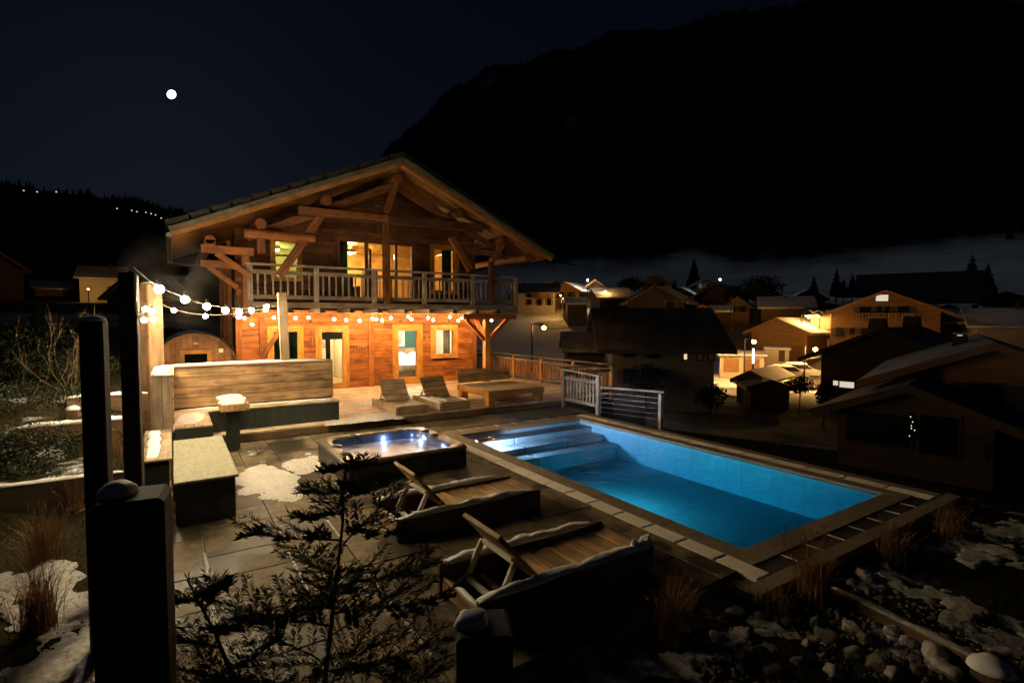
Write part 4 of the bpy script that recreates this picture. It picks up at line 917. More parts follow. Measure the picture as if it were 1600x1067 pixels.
loft('rim', [(HX - 0.01, HY - 0.01, 0.14, 0.293), (HX + 0.035, HY + 0.035, 0.16, 0.305), (HX + 0.045, HY + 0.045, 0.17, 0.345), (HX + 0.0, HY + 0.0, 0.17, 0.375), (HX - 0.10, HY - 0.10, 0.2, 0.372), (HX - 0.16, HY - 0.16, 0.25, 0.35)], 'tub_rim', tub, wob=0.018)
loft('shell', [(HX - 0.155, HY - 0.155, 0.25, 0.352), (HX - 0.19, HY - 0.19, 0.28, 0.28), (HX - 0.24, HY - 0.24, 0.3, 0.12), (HX - 0.45, HY - 0.45, 0.3, -0.02)], 'tub_shell', tub, True)
b = MB(); b.v += [V((x, y, 0.205)) for x, y in rrect(HX - 0.21, HY - 0.21, 0.29)]; b.f.append(tuple(range(len(b.v)))); b.build('tub_water', 'tub_water', tub)
for k, (x, y) in enumerate(((0.93, 0.55), (0.93, 0.1), (-0.93, 0.2), (-0.93, -0.4), (0.5, 0.9), (-0.4, 0.9))):
    o = snow_cap('head_rest', (x, y, 0.355), 0.10, 0.05, tub, k, 0.8); o.data.materials[0] = MATS['tub_rim']
def tub_led(p, d, pw):
    p = V(p); q = V(d).normalized(); b = MB(); b.tube([p, p + q * 0.012], 0.024, 10); b.build('tub_light', 'led', tub); lamp('tub_light_glow', p + q * 0.06, pw * 1.3, (0.45, 0.66, 1.0), 0.02, tub)
frame((3.34, 9.30, 0))
for px, py in ((599, 678), (642, 671)):
    P = aty(px, py, 9.30 + HY - 0.20); tub_led((P.x - 3.34, HY - 0.185, 0.272), (0, -1, 0), 3.2 if px == 599 else 0.8)
tub_led((HX - 0.185, 0.50, 0.272), (-1, 0, 0), 2.0); tub_led((HX - 0.185, -0.42, 0.272), (-1, 0, 0), 2.0); tub_led((-HX + 0.185, -0.55, 0.262), (1, 0.2, 0), 2.4)

# ------------------------------------------------------------------ loungers
def lounger(label, loc, rz, L=2.05, Wd=0.84, H=0.29, snow=0, group='wooden sun loungers', hinge=0.72, seat=0.25, sides='lounger_side', foot=False, slat='lounger_wood'):
    frame(loc, rz)
    t = link('sun_lounger', None, T.copy()); tag(t, label, 'sun lounger', group)
    bx('side_board', 0, L, 0, 0.07, 0.0, H, sides, t, ch=0.012); bx('side_board', 0, L, Wd - 0.07, Wd, 0.0, H, sides, t, ch=0.012)
    bx('head_board', 0.02, 0.08, 0.072, Wd - 0.072, 0.04, 0.20, slat, t); bx('end_board', L - 0.06, L - 0.01, 0.072, Wd - 0.072, 0.0, seat - 0.02, sides, t)
    bx('cross_bar', 0.42, 0.48, 0.072, Wd - 0.072, 0.05, 0.11, slat, t)
    n = 6; s = (L - hinge - 0.02) / n
    for k in range(n): bx('slat', hinge + 0.02 + k * s + 0.006, hinge + 0.02 + (k + 1) * s - 0.006, 0.075, Wd - 0.075, seat - 0.03, seat + rng.uniform(-0.003, 0.003), slat, t)
    # raised headrest of four boards, its U-shaped prop behind it
    top = V((hinge - 0.48, 0, seat + 0.52)); bot = V((hinge - 0.01, 0, seat - 0.01)); d = (top - bot)
    hr = None
    for k in range(4):
        a, c = bot + d * (k / 4 + 0.006), bot + d * ((k + 1) / 4 - 0.006); mid = (a + c) / 2; Wk = (c - a).length
        o = bar('headrest_board', (mid.x, 0.085, mid.z), (mid.x, Wd - 0.085, mid.z), Wk, 0.045, slat, t, up=V((d.z, 0, -d.x)).normalized()); hr = hr or o
    n_ = V((-d.z, 0, d.x)).normalized(); pa = bot + d * 0.52 + n_ * 0.045 * (1 if n_.x < 0 else -1); pb = V((0.26, 0, 0.155))
    for y in (0.13, Wd - 0.13): bar('prop_arm', (pa.x, y, pa.z), (pb.x, y, pb.z), 0.04, 0.06, 'prop_wood', t)
    for q in (pa, pb): bar('prop_bar', (q.x, 0.155, q.z), (q.x, Wd - 0.155, q.z), 0.05, 0.05, 'prop_wood', t)
    if snow:
        snow_strip('snow', (0.0, 0.035, H), (L * (0.93 if snow == 1 else 0.97), 0.035, H), 0.10, 0.055, t, 'snow', snow * 1.7, 0.6, 64)
        snow_strip('snow', (0.0, Wd - 0.035, H), (L * (0.90 if snow == 1 else 0.92), Wd - 0.035, H), 0.11, 0.06, t, 'snow', snow * 2.9, 0.6, 64)
        snow_strip('snow', (0.05, 0.1, 0.20), (0.05, Wd * 0.6, 0.20), 0.05, 0.03, t, 'snow', snow * 3.3, 0.5, 12)
        if snow == 2: snow_blob('snow', (L * 0.93, 0.045, H), 0.2, 0.06, 0.085, t, 'snow', 4.9, 0, 0.3)
    frame(); return t
lounger('wooden lounger with raised headrest, second from the camera, next to the hot tub', (2.17, 5.82, 0), 0, 2.08, 0.84, 0.28, 1)
lounger('snow edged wooden lounger nearest the foreground post, headrest raised', (2.08, 3.70, 0), 0, 2.08, 0.84, 0.30, 2)
lounger('left lounger on the deck with its plank headrest raised', (4.65, 14.40, 0.2), -PI / 2, 1.86, 0.90, 0.22, 0, 'wooden sun loungers', 0.8, 0.235, 'pale_wood', slat='pale_wood')
lg = lounger('right lounger on the deck with snow on its boards', (5.86, 14.40, 0.2), -PI / 2, 1.86, 0.90, 0.22, 0, 'wooden sun loungers', 0.8, 0.235, 'pale_wood', slat='bench_wood')
frame((5.86, 14.40, 0.2), -PI / 2); snow_strip('snow', (0.5, 0.04, 0.22), (1.8, 0.04, 0.22), 0.10, 0.04, lg, 'snow', 9.1, 0.5); snow_blob('snow', (1.25, 0.2, 0.24), 0.42, 0.16, 0.025, lg, 'snow', 9.9, 0, 0.6); snow_strip('snow', (0.8, 0.86, 0.22), (1.8, 0.86, 0.22), 0.09, 0.03, lg, 'snow', 8.4, 0.5)
frame()
db = thing('daybed', 'broad low timber daybed with frosted top and plank back at the deck corner', 'daybed', (8.25, 13.4, 0.2))
bx('frame_beam', 7.30, 9.22, 12.46, 12.60, 0.47, 0.64, 'frame_wood', db, ch=0.015); bx('frame_beam', 7.30, 9.22, 14.26, 14.40, 0.47, 0.64, 'frame_wood', db, ch=0.015)
bx('frame_beam', 7.30, 7.44, 12.603, 14.257, 0.47, 0.64, 'frame_wood', db, ch=0.015); bx('frame_beam', 9.08, 9.22, 12.603, 14.257, 0.47, 0.64, 'frame_wood', db, ch=0.015)
for x in (7.32, 8.98):
    for y in (12.50, 14.1): bx('leg', x, x + 0.22, y, y + 0.24, 0.2, 0.467, 'frame_wood', db, ch=0.015)
surf('frosted_boards', (0.55, 0.47, 0.36), 0.75, 0.2, (28, 28, 28), 0.35, c2=(0.26, 0.19, 0.12), rnd=0.06, detail=9)
for k in range(8): bx('slat', 7.445 + k * 0.2042, 7.445 + k * 0.2042 + 0.199, 12.604, 14.256, 0.60, 0.635, 'frosted_boards', db)
for k in range(3): bar('back_board', (7.30, 14.30 + k * 0.06, 0.75 + k * 0.13), (9.20, 14.30 + k * 0.06, 0.75 + k * 0.13), 0.035, 0.128, 'lounger_wood', db, up=(0, 0.42, 1))

# ------------------------------------------------------------------ railings beside the pool
rl = thing('deck_railing', 'long wooden baluster railing along the far side of the deck', 'railing', (11.9, 15, 0.2))
ys = [12.45 + k * 1.92 for k in range(7)]
for y in ys: bx('railing_post', 11.85, 11.97, y - 0.06, y + 0.06, 0.0, 1.13, 'frame_wood', rl)
bx('handrail', 11.82, 12.0, 12.36, ys[-1] + 0.1, 1.135, 1.185, 'rail_wood', rl)
for a, c in zip(ys, ys[1:]):
    bx('rail', 11.88, 11.94, a + 0.062, c - 0.062, 0.94, 1.03, 'rail_wood', rl); bx('rail', 11.88, 11.94, a + 0.062, c - 0.062, 0.28, 0.37, 'rail_wood', rl)
    for k in range(1, 13): y = a + (c - a) * k / 13; bx('baluster', 11.89, 11.93, y - 0.025, y + 0.025, 0.372, 0.938, 'frame_wood', rl)
bx('handrail', 9.72, 11.815, 12.36, 12.54, 1.135, 1.185, 'rail_wood', rl); bx('rail', 9.84, 11.84, 12.42, 12.48, 0.94, 1.03, 'rail_wood', rl); bx('rail', 9.84, 11.84, 12.42, 12.48, 0.28, 0.37, 'rail_wood', rl)
for k in range(1, 14): x = 9.84 + 2.0 * k / 14; bx('baluster', x - 0.025, x + 0.025, 12.43, 12.47, 0.372, 0.938, 'rail_wood', rl)
gt = thing('gate_panel', 'short weathered baluster gate between deck step and wire fence', 'gate', (9.82, 11.5, 0))
for y in (10.78, 12.30): bx('gate_post', 9.76, 9.88, y - 0.06, y + 0.06, -0.2, 1.10 if y > 11 else 1.04, 'rail_wood', gt)
bar('handrail', (9.82, 10.70, 1.075), (9.82, 12.36, 1.135), 0.15, 0.05, 'rail_wood', gt)
bx('rail', 9.79, 9.85, 10.845, 12.235, 0.84, 0.94, 'rail_wood', gt); bx('rail', 9.79, 9.85, 10.845, 12.235, 0.20, 0.30, 'rail_wood', gt)
for k in range(1, 10): y = 10.845 + 1.39 * k / 10; bx('baluster', 9.80, 9.84, y - 0.033, y + 0.033, 0.303, 0.837, 'rail_wood', gt)
E0, E1 = V((9.87, 10.72, 0.72)), atz(1060, 612, 0.74); E1.x = max(9.95, min(E1.x, 10.4))
wf = thing('wire_fence', 'low timber rail with thin horizontal wires beside the far pool edge', 'fence', (E1.x, E1.y, -0.2))
bx('fence_post', E1.x - 0.05, E1.x + 0.05, E1.y - 0.05, E1.y + 0.05, -0.8, 0.74, 'rail_wood', wf)
bar('handrail', E0 + V((0, 0, 0.05)), E1 + V((0, -0.14, 0.06)), 0.14, 0.05, 'rail_wood', wf)
for k in range(5):
    h = 0.62 - k * 0.135; b = MB(); b.tube([E0 + V((0, 0, h - 0.72)), E1 + V((0, 0, h - 0.74))], 0.004, 5); b.build('wire', 'grey_metal', wf)

# barrel sauna behind the bench
frame((0.60, 18.9, 0))
sa = thing('barrel_sauna', 'round barrel sauna with small square window and dark shingle cover', 'sauna')
R_ = 1.12; zc = 1.02
for k in range(15):
    x0, x1 = -R_ + k * 2 * R_ / 15 + 0.003, -R_ + (k + 1) * 2 * R_ / 15 - 0.003
    f = lambda x: math.sqrt(max(0.0, R_ * R_ - x * x))
    lo, hi = zc - min(f(x0), f(x1)), zc + min(f(x0), f(x1)); hi2 = zc + min(f(x0 * 0.999), f(x1 * 0.999))
    b = MB()
    if -0.42 < (x0 + x1) / 2 < 0.42: b.prism([(x0, zc + 0.68), (x1, zc + 0.68), (x1, zc + f(x1)), (x0, zc + f(x0))], 'y', 0, 0.05)
    else: b.prism([(x0, zc - f(x0)), (x1, zc - f(x1)), (x1, zc + f(x1)), (x0, zc + f(x0))], 'y', 0, 0.05)
    b.build('stave', 'sauna_wood', sa)
b = MB(); N_ = 24
for k in range(N_):
    a0, a1 = 2 * PI * k / N_, 2 * PI * (k + 1) / N_
    P = lambda a, r: (r * math.cos(a), zc + r * math.sin(a))
    b.prism([P(a0, R_ + 0.004), P(a1, R_ + 0.004), P(a1, R_ + 0.06), P(a0, R_ + 0.06)], 'y', -0.12, 2.6)
b.build('barrel', 'sauna_wood', sa)
for sx in (-1, 1):
    for k in range(4):
        a0, a1 = PI / 2 + sx * k * 0.30, PI / 2 + sx * (k + 1.12) * 0.30; r0, r1 = R_ + 0.09 + 0.025, R_ + 0.075
        bar('roof_shingle', (r0 * math.cos(a0), 1.2, zc + r0 * math.sin(a0)), (r1 * math.cos(a1), 1.2, zc + r1 * math.sin(a1)), 2.9, 0.025, 'shingle', sa, up=(math.cos(a0), 0, math.sin(a0)))
dr = MB()
for x0, x1, z0, z1 in ((-0.42, -0.30, 0.25, 1.68), (0.30, 0.42, 0.25, 1.68), (-0.298, 0.298, 1.56, 1.68), (-0.298, 0.298, 0.25, 0.45)): dr.box(x0, x1, -0.05, 0.0, z0, z1)
dr = dr.build('door', 'frame_wood', sa); bx('pane', -0.297, 0.297, -0.02, -0.01, 0.452, 1.558, 'tinted_glass', dr, ch=0)
bx('back_panel', -0.42, 0.42, 0.3, 0.33, 0.2, 1.7, 'plaster_green', sa); bx('wall_lamp', 0.62, 0.74, -0.05, -0.001, 1.58, 1.70, 'linen', sa); bx('vent', -0.06, 0.06, -0.02, -0.001, 1.86, 1.90, 'linen', sa)
for y in (0.3, 2.0): bx('cradle', -0.9, 0.9, y, y + 0.15, -0.2, 0.06, 'dark_wood', sa)
frame()

# steam: over the warm water and from the sauna flue, close to the lamps that light it
def steam(name_label, x0, x1, y0, y1, z0, z1, dens, sc, fade):
    m = bpy.data.materials.new('steam'); m.use_nodes = True; nt = m.node_tree; nt.nodes.remove(nt.nodes['Principled BSDF'])
    pv = N(nt, 'ShaderNodeVolumePrincipled'); pv.inputs['Color'].default_value = (0.95, 0.95, 0.95, 1)
    tc = N(nt, 'ShaderNodeTexCoord'); no = N(nt, 'ShaderNodeTexNoise'); no.inputs['Scale'].default_value = sc; no.inputs['Detail'].default_value = 3; no.inputs['Distortion'].default_value = 0.6
    nt.links.new(tc.outputs['Object'], no.inputs['Vector'])
    r = N(nt, 'ShaderNodeMapRange'); r.inputs[1].default_value = 0.48; r.inputs[2].default_value = 0.8; r.inputs[4].default_value = dens; nt.links.new(no.outputs['Fac'], r.inputs[0])
    gr = N(nt, 'ShaderNodeTexGradient', gradient_type='SPHERICAL'); mp = N(nt, 'ShaderNodeMapping'); mp.inputs['Location'].default_value = (-1, -1, -fade); mp.inputs['Scale'].default_value = (2, 2, 2 * fade)
    nt.links.new(tc.outputs['Generated'], mp.inputs[0]); nt.links.new(mp.outputs[0], gr.inputs[0])
    mu = N(nt, 'ShaderNodeMath', operation='MULTIPLY'); nt.links.new(r.outputs[0], mu.inputs[0]); nt.links.new(gr.outputs['Fac'], mu.inputs[1])
    nt.links.new(mu.outputs[0], pv.inputs['Density']); nt.links.new(pv.outputs[0], nt.nodes['Material Output'].inputs['Volume']); MATS['steam'] = m
    b = MB(); b.box(x0, x1, y0, y1, z0, z1); tag(b.build('steam', 'steam'), name_label, 'steam', None, 'stuff')
SC.cycles.volume_step_rate = 2.0; SC.cycles.volume_max_steps = 128
steam('thin steam drifting over the warm pool water', 5.0, 10.6, 6.2, 12.4, 0.03, 1.5, 0.03, 0.9, 0.6)
steam('pale smoke rising beside the left corner of the chalet', -1.2, 1.5, 14.2, 18.4, 2.2, 5.0, 0.42, 1.5, 1.0)

# ================================================================== THE VILLAGE
def zrow(px, row, D): return EYE + D * row_tan(px, row)
def house(name, cat, label, px, D, rb, re_, rr, wpx, depth, gable=True, dyaw=0.0, wall='village_wood', roof='roof_thin_snow', over=0.9, wins=(), chim=(), balc=(), door=None, base=None, hang=0.35, group=None):
    """a far house set at its own distance: heights and width measured in the photo at that distance"""
    global T
    az = bearing(px); x, y = math.sin(az) * D, math.cos(az) * D
    z0, ze, zr = zrow(px, rb, D), zrow(px, re_, D), zrow(px, rr, D)
    W = wpx / FPX * D * math.cos(az - YAW); hw = W / 2
    frame((x, y, 0), -az + dyaw)
    t = link(name, None, T @ Matrix.Translation((0, depth / 2, z0))); tag(t, label, cat, group)
    b = MB()
    if gable: b.prism([(-hw, z0 - 4), (hw, z0 - 4), (hw, ze), (0, zr - 0.12), (-hw, ze)], 'y', 0, depth)
    else: b.prism([(0, z0 - 4), (depth, z0 - 4), (depth, ze), (depth / 2, zr - 0.12), (0, ze)], 'x', -hw, hw)
    wl = b.build('wall', wall, t)
    if base:
        b = MB(); b.box(-hw - 0.03, hw + 0.03, -0.04, depth + 0.04, z0 - 4, z0 + base[1] * (ze - z0)); b.build('base_storey', base[0], t)
    sl = (zr - ze) / (hw if gable else depth / 2); th = 0.22; b = MB()
    if gable:
        for s in (-1, 1):
            P = [(0, zr + 0.02), (s * (hw + over), ze - sl * over), (s * (hw + over), ze - sl * over + th), (0, zr + th + 0.02)]
            b.prism(P if s < 0 else P[::-1], 'y', -over, depth + over)
        rf = b.build('roof', roof, t)
        for s in (-1, 1): bar('barge_board', (s * (hw + over), -over - 0.03, ze - sl * over + 0.02), (0, -over - 0.03, zr + 0.04), 0.06, 0.34, wall if wall != 'village_plaster' else 'village_dark', rf, up=(0, 0, 1))
    else:
        for s in (-1, 1):
            yc = depth / 2; P = [(yc, zr + 0.02), (yc + s * (yc + over), ze - sl * over), (yc + s * (yc + over), ze - sl * over + th), (yc, zr + th + 0.02)]
            b.prism(P if s > 0 else P[::-1], 'x', -hw - over, hw + over)
        rf = b.build('roof', roof, t)
    for u, v, ww, hh, mm in wins:
        cx, cz = -hw + u * W, z0 + v * (ze - z0); q = MB(); e = 0.09
        q.box(cx - ww / 2 - e, cx + ww / 2 + e, -0.07, 0.02, cz + hh / 2, cz + hh / 2 + e); q.box(cx - ww / 2 - e, cx + ww / 2 + e, -0.1, 0.02, cz - hh / 2 - e, cz - hh / 2)
        q.box(cx - ww / 2 - e, cx - ww / 2, -0.07, 0.02, cz - hh / 2, cz + hh / 2); q.box(cx + ww / 2, cx + ww / 2 + e, -0.07, 0.02, cz - hh / 2, cz + hh / 2)
        fr = q.build('window', 'village_dark', t); bx('pane', cx - ww / 2, cx + ww / 2, -0.05, -0.03, cz - hh / 2, cz + hh / 2, mm, fr, ch=0)
        if D < 135 and mm == 'window_dark' and ww < 1.3:
            for sx in (-1, 1): bx('shutter', cx + sx * (ww / 2 + e + ww * 0.24) - ww * 0.22, cx + sx * (ww / 2 + e + ww * 0.24) + ww * 0.22, -0.055, -0.005, cz - hh / 2, cz + hh / 2, 'village_wood' if wall != 'village_wood' else 'village_dark', t, ch=0)
    if gable:
        for sx in (-1, 1): bx('gutter', sx * (hw + over) - 0.07, sx * (hw + over) + 0.07, -over, depth + over, ze - sl * over - 0.1, ze - sl * over - 0.005, 'grey_metal', t, ch=0.02)
    else: bx('gutter', -hw - over, hw + over, -over - 0.14, -over - 0.005, ze - sl * over - 0.1, ze - sl * over, 'grey_metal', t, ch=0.02)
    if not chim: chim = ((0.36 if gable else 0.7, 0.45, 0.9 if W > 6 else 0.5),) if name in ('house', 'chalet') else ()
    for u, f, h in chim:
        cx = -hw + u * W; zz = zr - sl * abs(cx) * (1 if gable else 0) - 0.2
        b = MB(); k_ = min(1.0, h / 1.5); b.prism([(cx - 0.75 * k_, zz - 0.3), (cx + 0.75 * k_, zz - 0.3), (cx + 0.5 * k_, zz + h), (cx - 0.5 * k_, zz + h)], 'y', f * depth, f * depth + 1.2 * k_); c = b.build('chimney', 'village_dark', t)
        bx('chimney_cap', cx - 0.6 * k_, cx + 0.6 * k_, f * depth - 0.1, f * depth + 1.3 * k_, zz + h + 0.12, zz + h + 0.2, 'grey_metal', c)
    for v, u0, u1 in balc:
        zz = z0 + v * (ze - z0); bl = bx('balcony', -hw + u0 * W, -hw + u1 * W, -1.15, -0.01, zz - 0.1, zz, 'village_wood', t)
        bx('handrail', -hw + u0 * W, -hw + u1 * W, -1.2, -1.1, zz + 0.92, zz + 1.02, 'village_wood', bl)
        n = int((u1 - u0) * W / 0.34)
        for k in range(n): bx('baluster', -hw + u0 * W + k * 0.34, -hw + u0 * W + k * 0.34 + 0.2, -1.17, -1.13, zz + 0.001, zz + 0.92, 'village_wood', bl, ch=0)
    if door:
        u, ww, hh = door; cx = -hw + u * W; bx('door', cx - ww / 2, cx + ww / 2, -0.05, 0.02, z0, z0 + hh, 'village_dark', t)
    return t
WD = 'window_dark'
hotel = house('hotel', 'hotel', 'large lit chalet hotel with long balconies and broad gable roof', 1380, 82, 562, 487, 457, 140, 20, True, 0.10, 'village_wood', 'roof_thin_snow', 1.4,
    [(0.09, 0.56, 0.9, 1.1, WD), (0.22, 0.56, 0.8, 1.1, WD), (0.31, 0.56, 0.8, 1.1, WD), (0.47, 0.52, 1.2, 1.6, WD), (0.62, 0.52, 1.2, 1.6, WD), (0.84, 0.56, 0.9, 1.1, WD), (0.33, 1.0, 1.2, 1.2, WD), (0.46, 1.0, 0.5, 1.2, WD), (0.53, 1.0, 0.5, 1.2, WD), (0.68, 1.0, 1.2, 1.2, WD), (0.48, 1.28, 1.3, 0.8, 'lit_pale'), (0.3, 0.14, 1.0, 1.2, WD), (0.7, 0.14, 1.0, 1.2, WD)],
    [], [(0.80, 0.20, 0.78), (0.36, 0.16, 0.8)])
# the hotel's lit side wing with its lattice railing
wing = house('annex', 'house', 'bright plaster wing of the hotel with crossed lattice railing under the eave', 1292, 84, 562, 493, 486, 44, 10, False, 0.05, 'village_plaster', 'roof_thin_snow', 0.8,
    [(0.2, 0.58, 0.6, 1.1, WD), (0.42, 0.58, 0.9, 1.1, WD), (0.72, 0.58, 1.1, 1.1, WD), (0.93, 0.58, 0.5, 1.1, WD), (0.25, 0.2, 1.0, 1.3, WD)])
az = bearing(1292); frame((math.sin(az) * 83.4, math.cos(az) * 83.4, 0), -az + 0.05)
for k in range(4):
    zt, zb = zrow(1292, 485, 83.4), zrow(1292, 493, 83.4); a = -2.1 + k * 1.05
    bar('lattice_bar', (a, -0.1, zb), (a + 1.0, -0.1, zt), 0.06, 0.12, 'village_dark', wing); bar('lattice_bar', (a, -0.17, zt), (a + 1.0, -0.17, zb), 0.06, 0.12, 'village_dark', wing)
house('house', 'house', 'dark broad house with two snowy chimneys and a small lit basement window', 1382, 52, 622, 556, 517, 176, 12, True, -0.22, 'village_dark', 'roof_thin_snow', 1.4, [(0.22, 0.24, 1.1, 0.5, 'lit_pale'), (0.13, 0.26, 0.4, 0.4, 'lit_pale')], [(0.40, 0.12, 1.6), (0.56, 0.5, 1.6)])
house('house', 'house', 'big brown wooden house at the right frame edge with a tall dark window', 1552, 33, 702, 592, 541, 250, 14, True, 0.05, 'village_wood', 'roof_old_snow', 1.4, [(0.17, 0.86, 1.3, 1.2, WD), (0.48, 0.46, 1.2, 3.0, WD)])
house('annex', 'house', 'low dark wooden outbuilding with snow edged gable beside the lit little tree', 1427, 29, 700, 645, 606, 196, 8, True, -0.12, 'village_dark', 'roof_dark', 1.0, [(0.3, 0.42, 2.6, 1.4, WD), (0.68, 0.42, 1.3, 1.7, WD)])
house('house', 'house', 'dim grey plastered house with big dark roof behind the wire fence', 1036, 43, 612, 536, 484, 158, 10, False, 0.22, 'village_grey', 'roof_old_snow', 1.3, [(0.17, 0.86, 0.7, 1.0, WD), (0.42, 0.84, 0.8, 1.1, WD), (0.17, 0.30, 0.8, 1.1, WD), (0.42, 0.30, 0.8, 1.1, WD), (0.72, 0.78, 0.25, 0.9, 'lit_pane'), (0.86, 0.80, 0.4, 1.1, 'village_plaster'), (0.97, 0.8, 0.4, 1.1, 'village_plaster')])
house('shed', 'shed', 'low shed with pale snow roof left of the dim grey house', 925, 47, 566, 546, 524, 76, 6, False, 0.1, 'village_dark', 'roof_thin_snow', 0.5)
house('house', 'house', 'white plastered house with two balconies left of the snowy roofs on the hill', 838, 108, 478, 456, 443, 58, 9, False, -0.1, 'village_plaster', 'roof_dark', 1.0, [(0.3, 0.78, 0.8, 1.0, WD), (0.55, 0.78, 0.8, 1.2, WD), (0.82, 0.78, 0.8, 1.2, WD), (0.3, 0.25, 0.8, 1.0, WD), (0.58, 0.25, 0.8, 1.2, WD), (0.84, 0.25, 0.8, 1.2, WD)], [], [(0.55, 0.5, 1.0)])
house('chalet', 'chalet', 'small dark chalet with bright snow on one roof slope beside the white house', 884, 112, 472, 454, 443, 46, 10, True, -0.5, 'village_wood', 'roof_snow', 0.9, [(0.3, 0.6, 0.9, 1.0, WD), (0.7, 0.6, 0.9, 1.0, WD)])
house('chalet', 'chalet', 'tall narrow gabled chalet lit orange with a lamp at its roof peak', 928, 114, 478, 452, 439, 36, 10, True, 0.15, 'village_wood', 'roof_thin_snow', 1.2, [(0.3, 0.7, 0.8, 0.9, WD), (0.68, 0.7, 0.8, 0.9, WD)], [], [(0.5, 0.1, 0.9)], None, ('village_plaster', 0.42))
house('shed', 'shed', 'little shed with a bright white snow roof below the lit gabled chalet', 902, 100, 482, 474, 466, 30, 5, False, 0.2, 'village_dark', 'roof_snow', 0.5)
house('barn', 'barn', 'long dark barn with thin snow roof left of the big gabled house', 962, 106, 480, 465, 450, 50, 10, False, 0.25, 'village_dark', 'roof_thin_snow', 0.8)
house('house', 'house', 'big dark gabled house with pale snowy left roof slope above the dim grey house', 1022, 92, 492, 470, 448, 84, 12, True, -0.25, 'village_dark', 'roof_snow', 1.3)
house('chalet', 'chalet', 'upper orange lit chalet highest among the houses on the hill', 1024, 128, 456, 441, 431, 40, 8, True, -0.2, 'village_wood', 'roof_thin_snow', 1.1, [(0.3, 0.6, 0.9, 0.9, WD), (0.66, 0.6, 0.9, 0.9, WD)])
house('hut', 'hut', 'small orange lit hut with a curved gable beside the lamp pole', 1096, 90, 502, 486, 478, 30, 5, True, 0.1, 'village_wood', 'roof_thin_snow', 0.5)
house('hut', 'hut', 'small dark hut with a white snow roof right of the orange hut', 1126, 92, 500, 486, 479, 26, 5, False, 0.0, 'village_dark', 'roof_snow', 0.5)
house('barn', 'barn', 'wooden barn with a wide pale snow roof left of the hotel', 1229, 96, 500, 480, 464, 72, 9, False, 0.08, 'village_wood', 'roof_snow', 0.6, [], [(0.5, 0.4, 0.5)])
house('barn', 'barn', 'low open barn with orange lit snow on its roof below the hotel wing', 1216, 80, 545, 518, 499, 86, 10, True, -0.45, 'village_wood', 'roof_snow', 0.8)
gar = house('garage', 'garage', 'white double garage with two brown doors and snow on the flat roof', 1160, 68, 582, 556, 553, 64, 6, False, 0.05, 'village_plaster', 'roof_snow', 0.3)
az = bearing(1160); frame((math.sin(az) * 68, math.cos(az) * 68, 0), -az + 0.05)
for u in (-1.15, 1.05): bx('garage_door', u - 0.85, u + 0.85, -0.08, -0.01, zrow(1160, 582, 68), zrow(1160, 561, 68), 'village_wood', gar)
house('garage', 'garage', 'small white flat-roofed garage with one narrow dark door', 1215, 74, 565, 546, 544, 33, 5, False, 0.0, 'village_plaster', 'roof_snow', 0.2, (), (), (), (0.7, 0.7, 1.7))
house('shed', 'shed', 'low shed roof capped in snow in front of the white double garage', 1176, 50, 600, 594, 582, 46, 6, True, -0.35, 'village_dark', 'roof_snow', 0.4)
house('shed', 'shed', 'dark rounded shed with thin snow below the white double garage', 1205, 48, 612, 606, 597, 56, 5, True, 0.25, 'village_dark', 'roof_thin_snow', 0.4)
house('barn', 'barn', 'long pale walled barn with dark roof high behind the hotel', 1435, 118, 468, 456, 425, 140, 12, False, 0.08, 'village_plaster', 'roof_dark', 1.5)
house('house', 'house', 'low house with pale snow roof right of the hotel', 1500, 88, 530, 502, 484, 88, 10, False, 0.0, 'village_dark', 'roof_thin_snow', 1.0, [(0.5, 0.1, 0.5, 0.6, 'lit_pale')])
house('house', 'house', 'house with snow roof cut by the right frame edge', 1580, 80, 540, 508, 484, 80, 10, False, 0.15, 'village_grey', 'roof_snow', 1.0)
house('house', 'house', 'dim wooden house under the green tinged lamp on the hill', 1118, 112, 476, 462, 443, 60, 9, True, -0.3, 'village_dark', 'roof_dark', 1.0)
house('house', 'house', 'yellow lit house with snow roof at the left behind the dark posts', 160, 116, 472, 434, 416, 52, 8, False, -0.1, 'village_plaster', 'roof_snow', 0.7, [(0.8, 0.5, 0.9, 1.2, WD)])
house('house', 'house', 'grey roofed house half hidden by the tall slim post', 212, 92, 500, 462, 426, 80, 9, True, -0.5, 'village_dark', 'roof_thin_snow', 0.7)
house('cabin', 'cabin', 'faintly lit small cabin on the dark left slope', 84, 130, 462, 450, 440, 40, 6, False, 0.1, 'village_wood', 'roof_thin_snow', 0.6)
house('house', 'house', 'roof corner of a dim house at the left frame edge', 0, 100, 456, 418, 396, 60, 8, True, 0.2, 'village_wood', 'roof_thin_snow', 0.8)

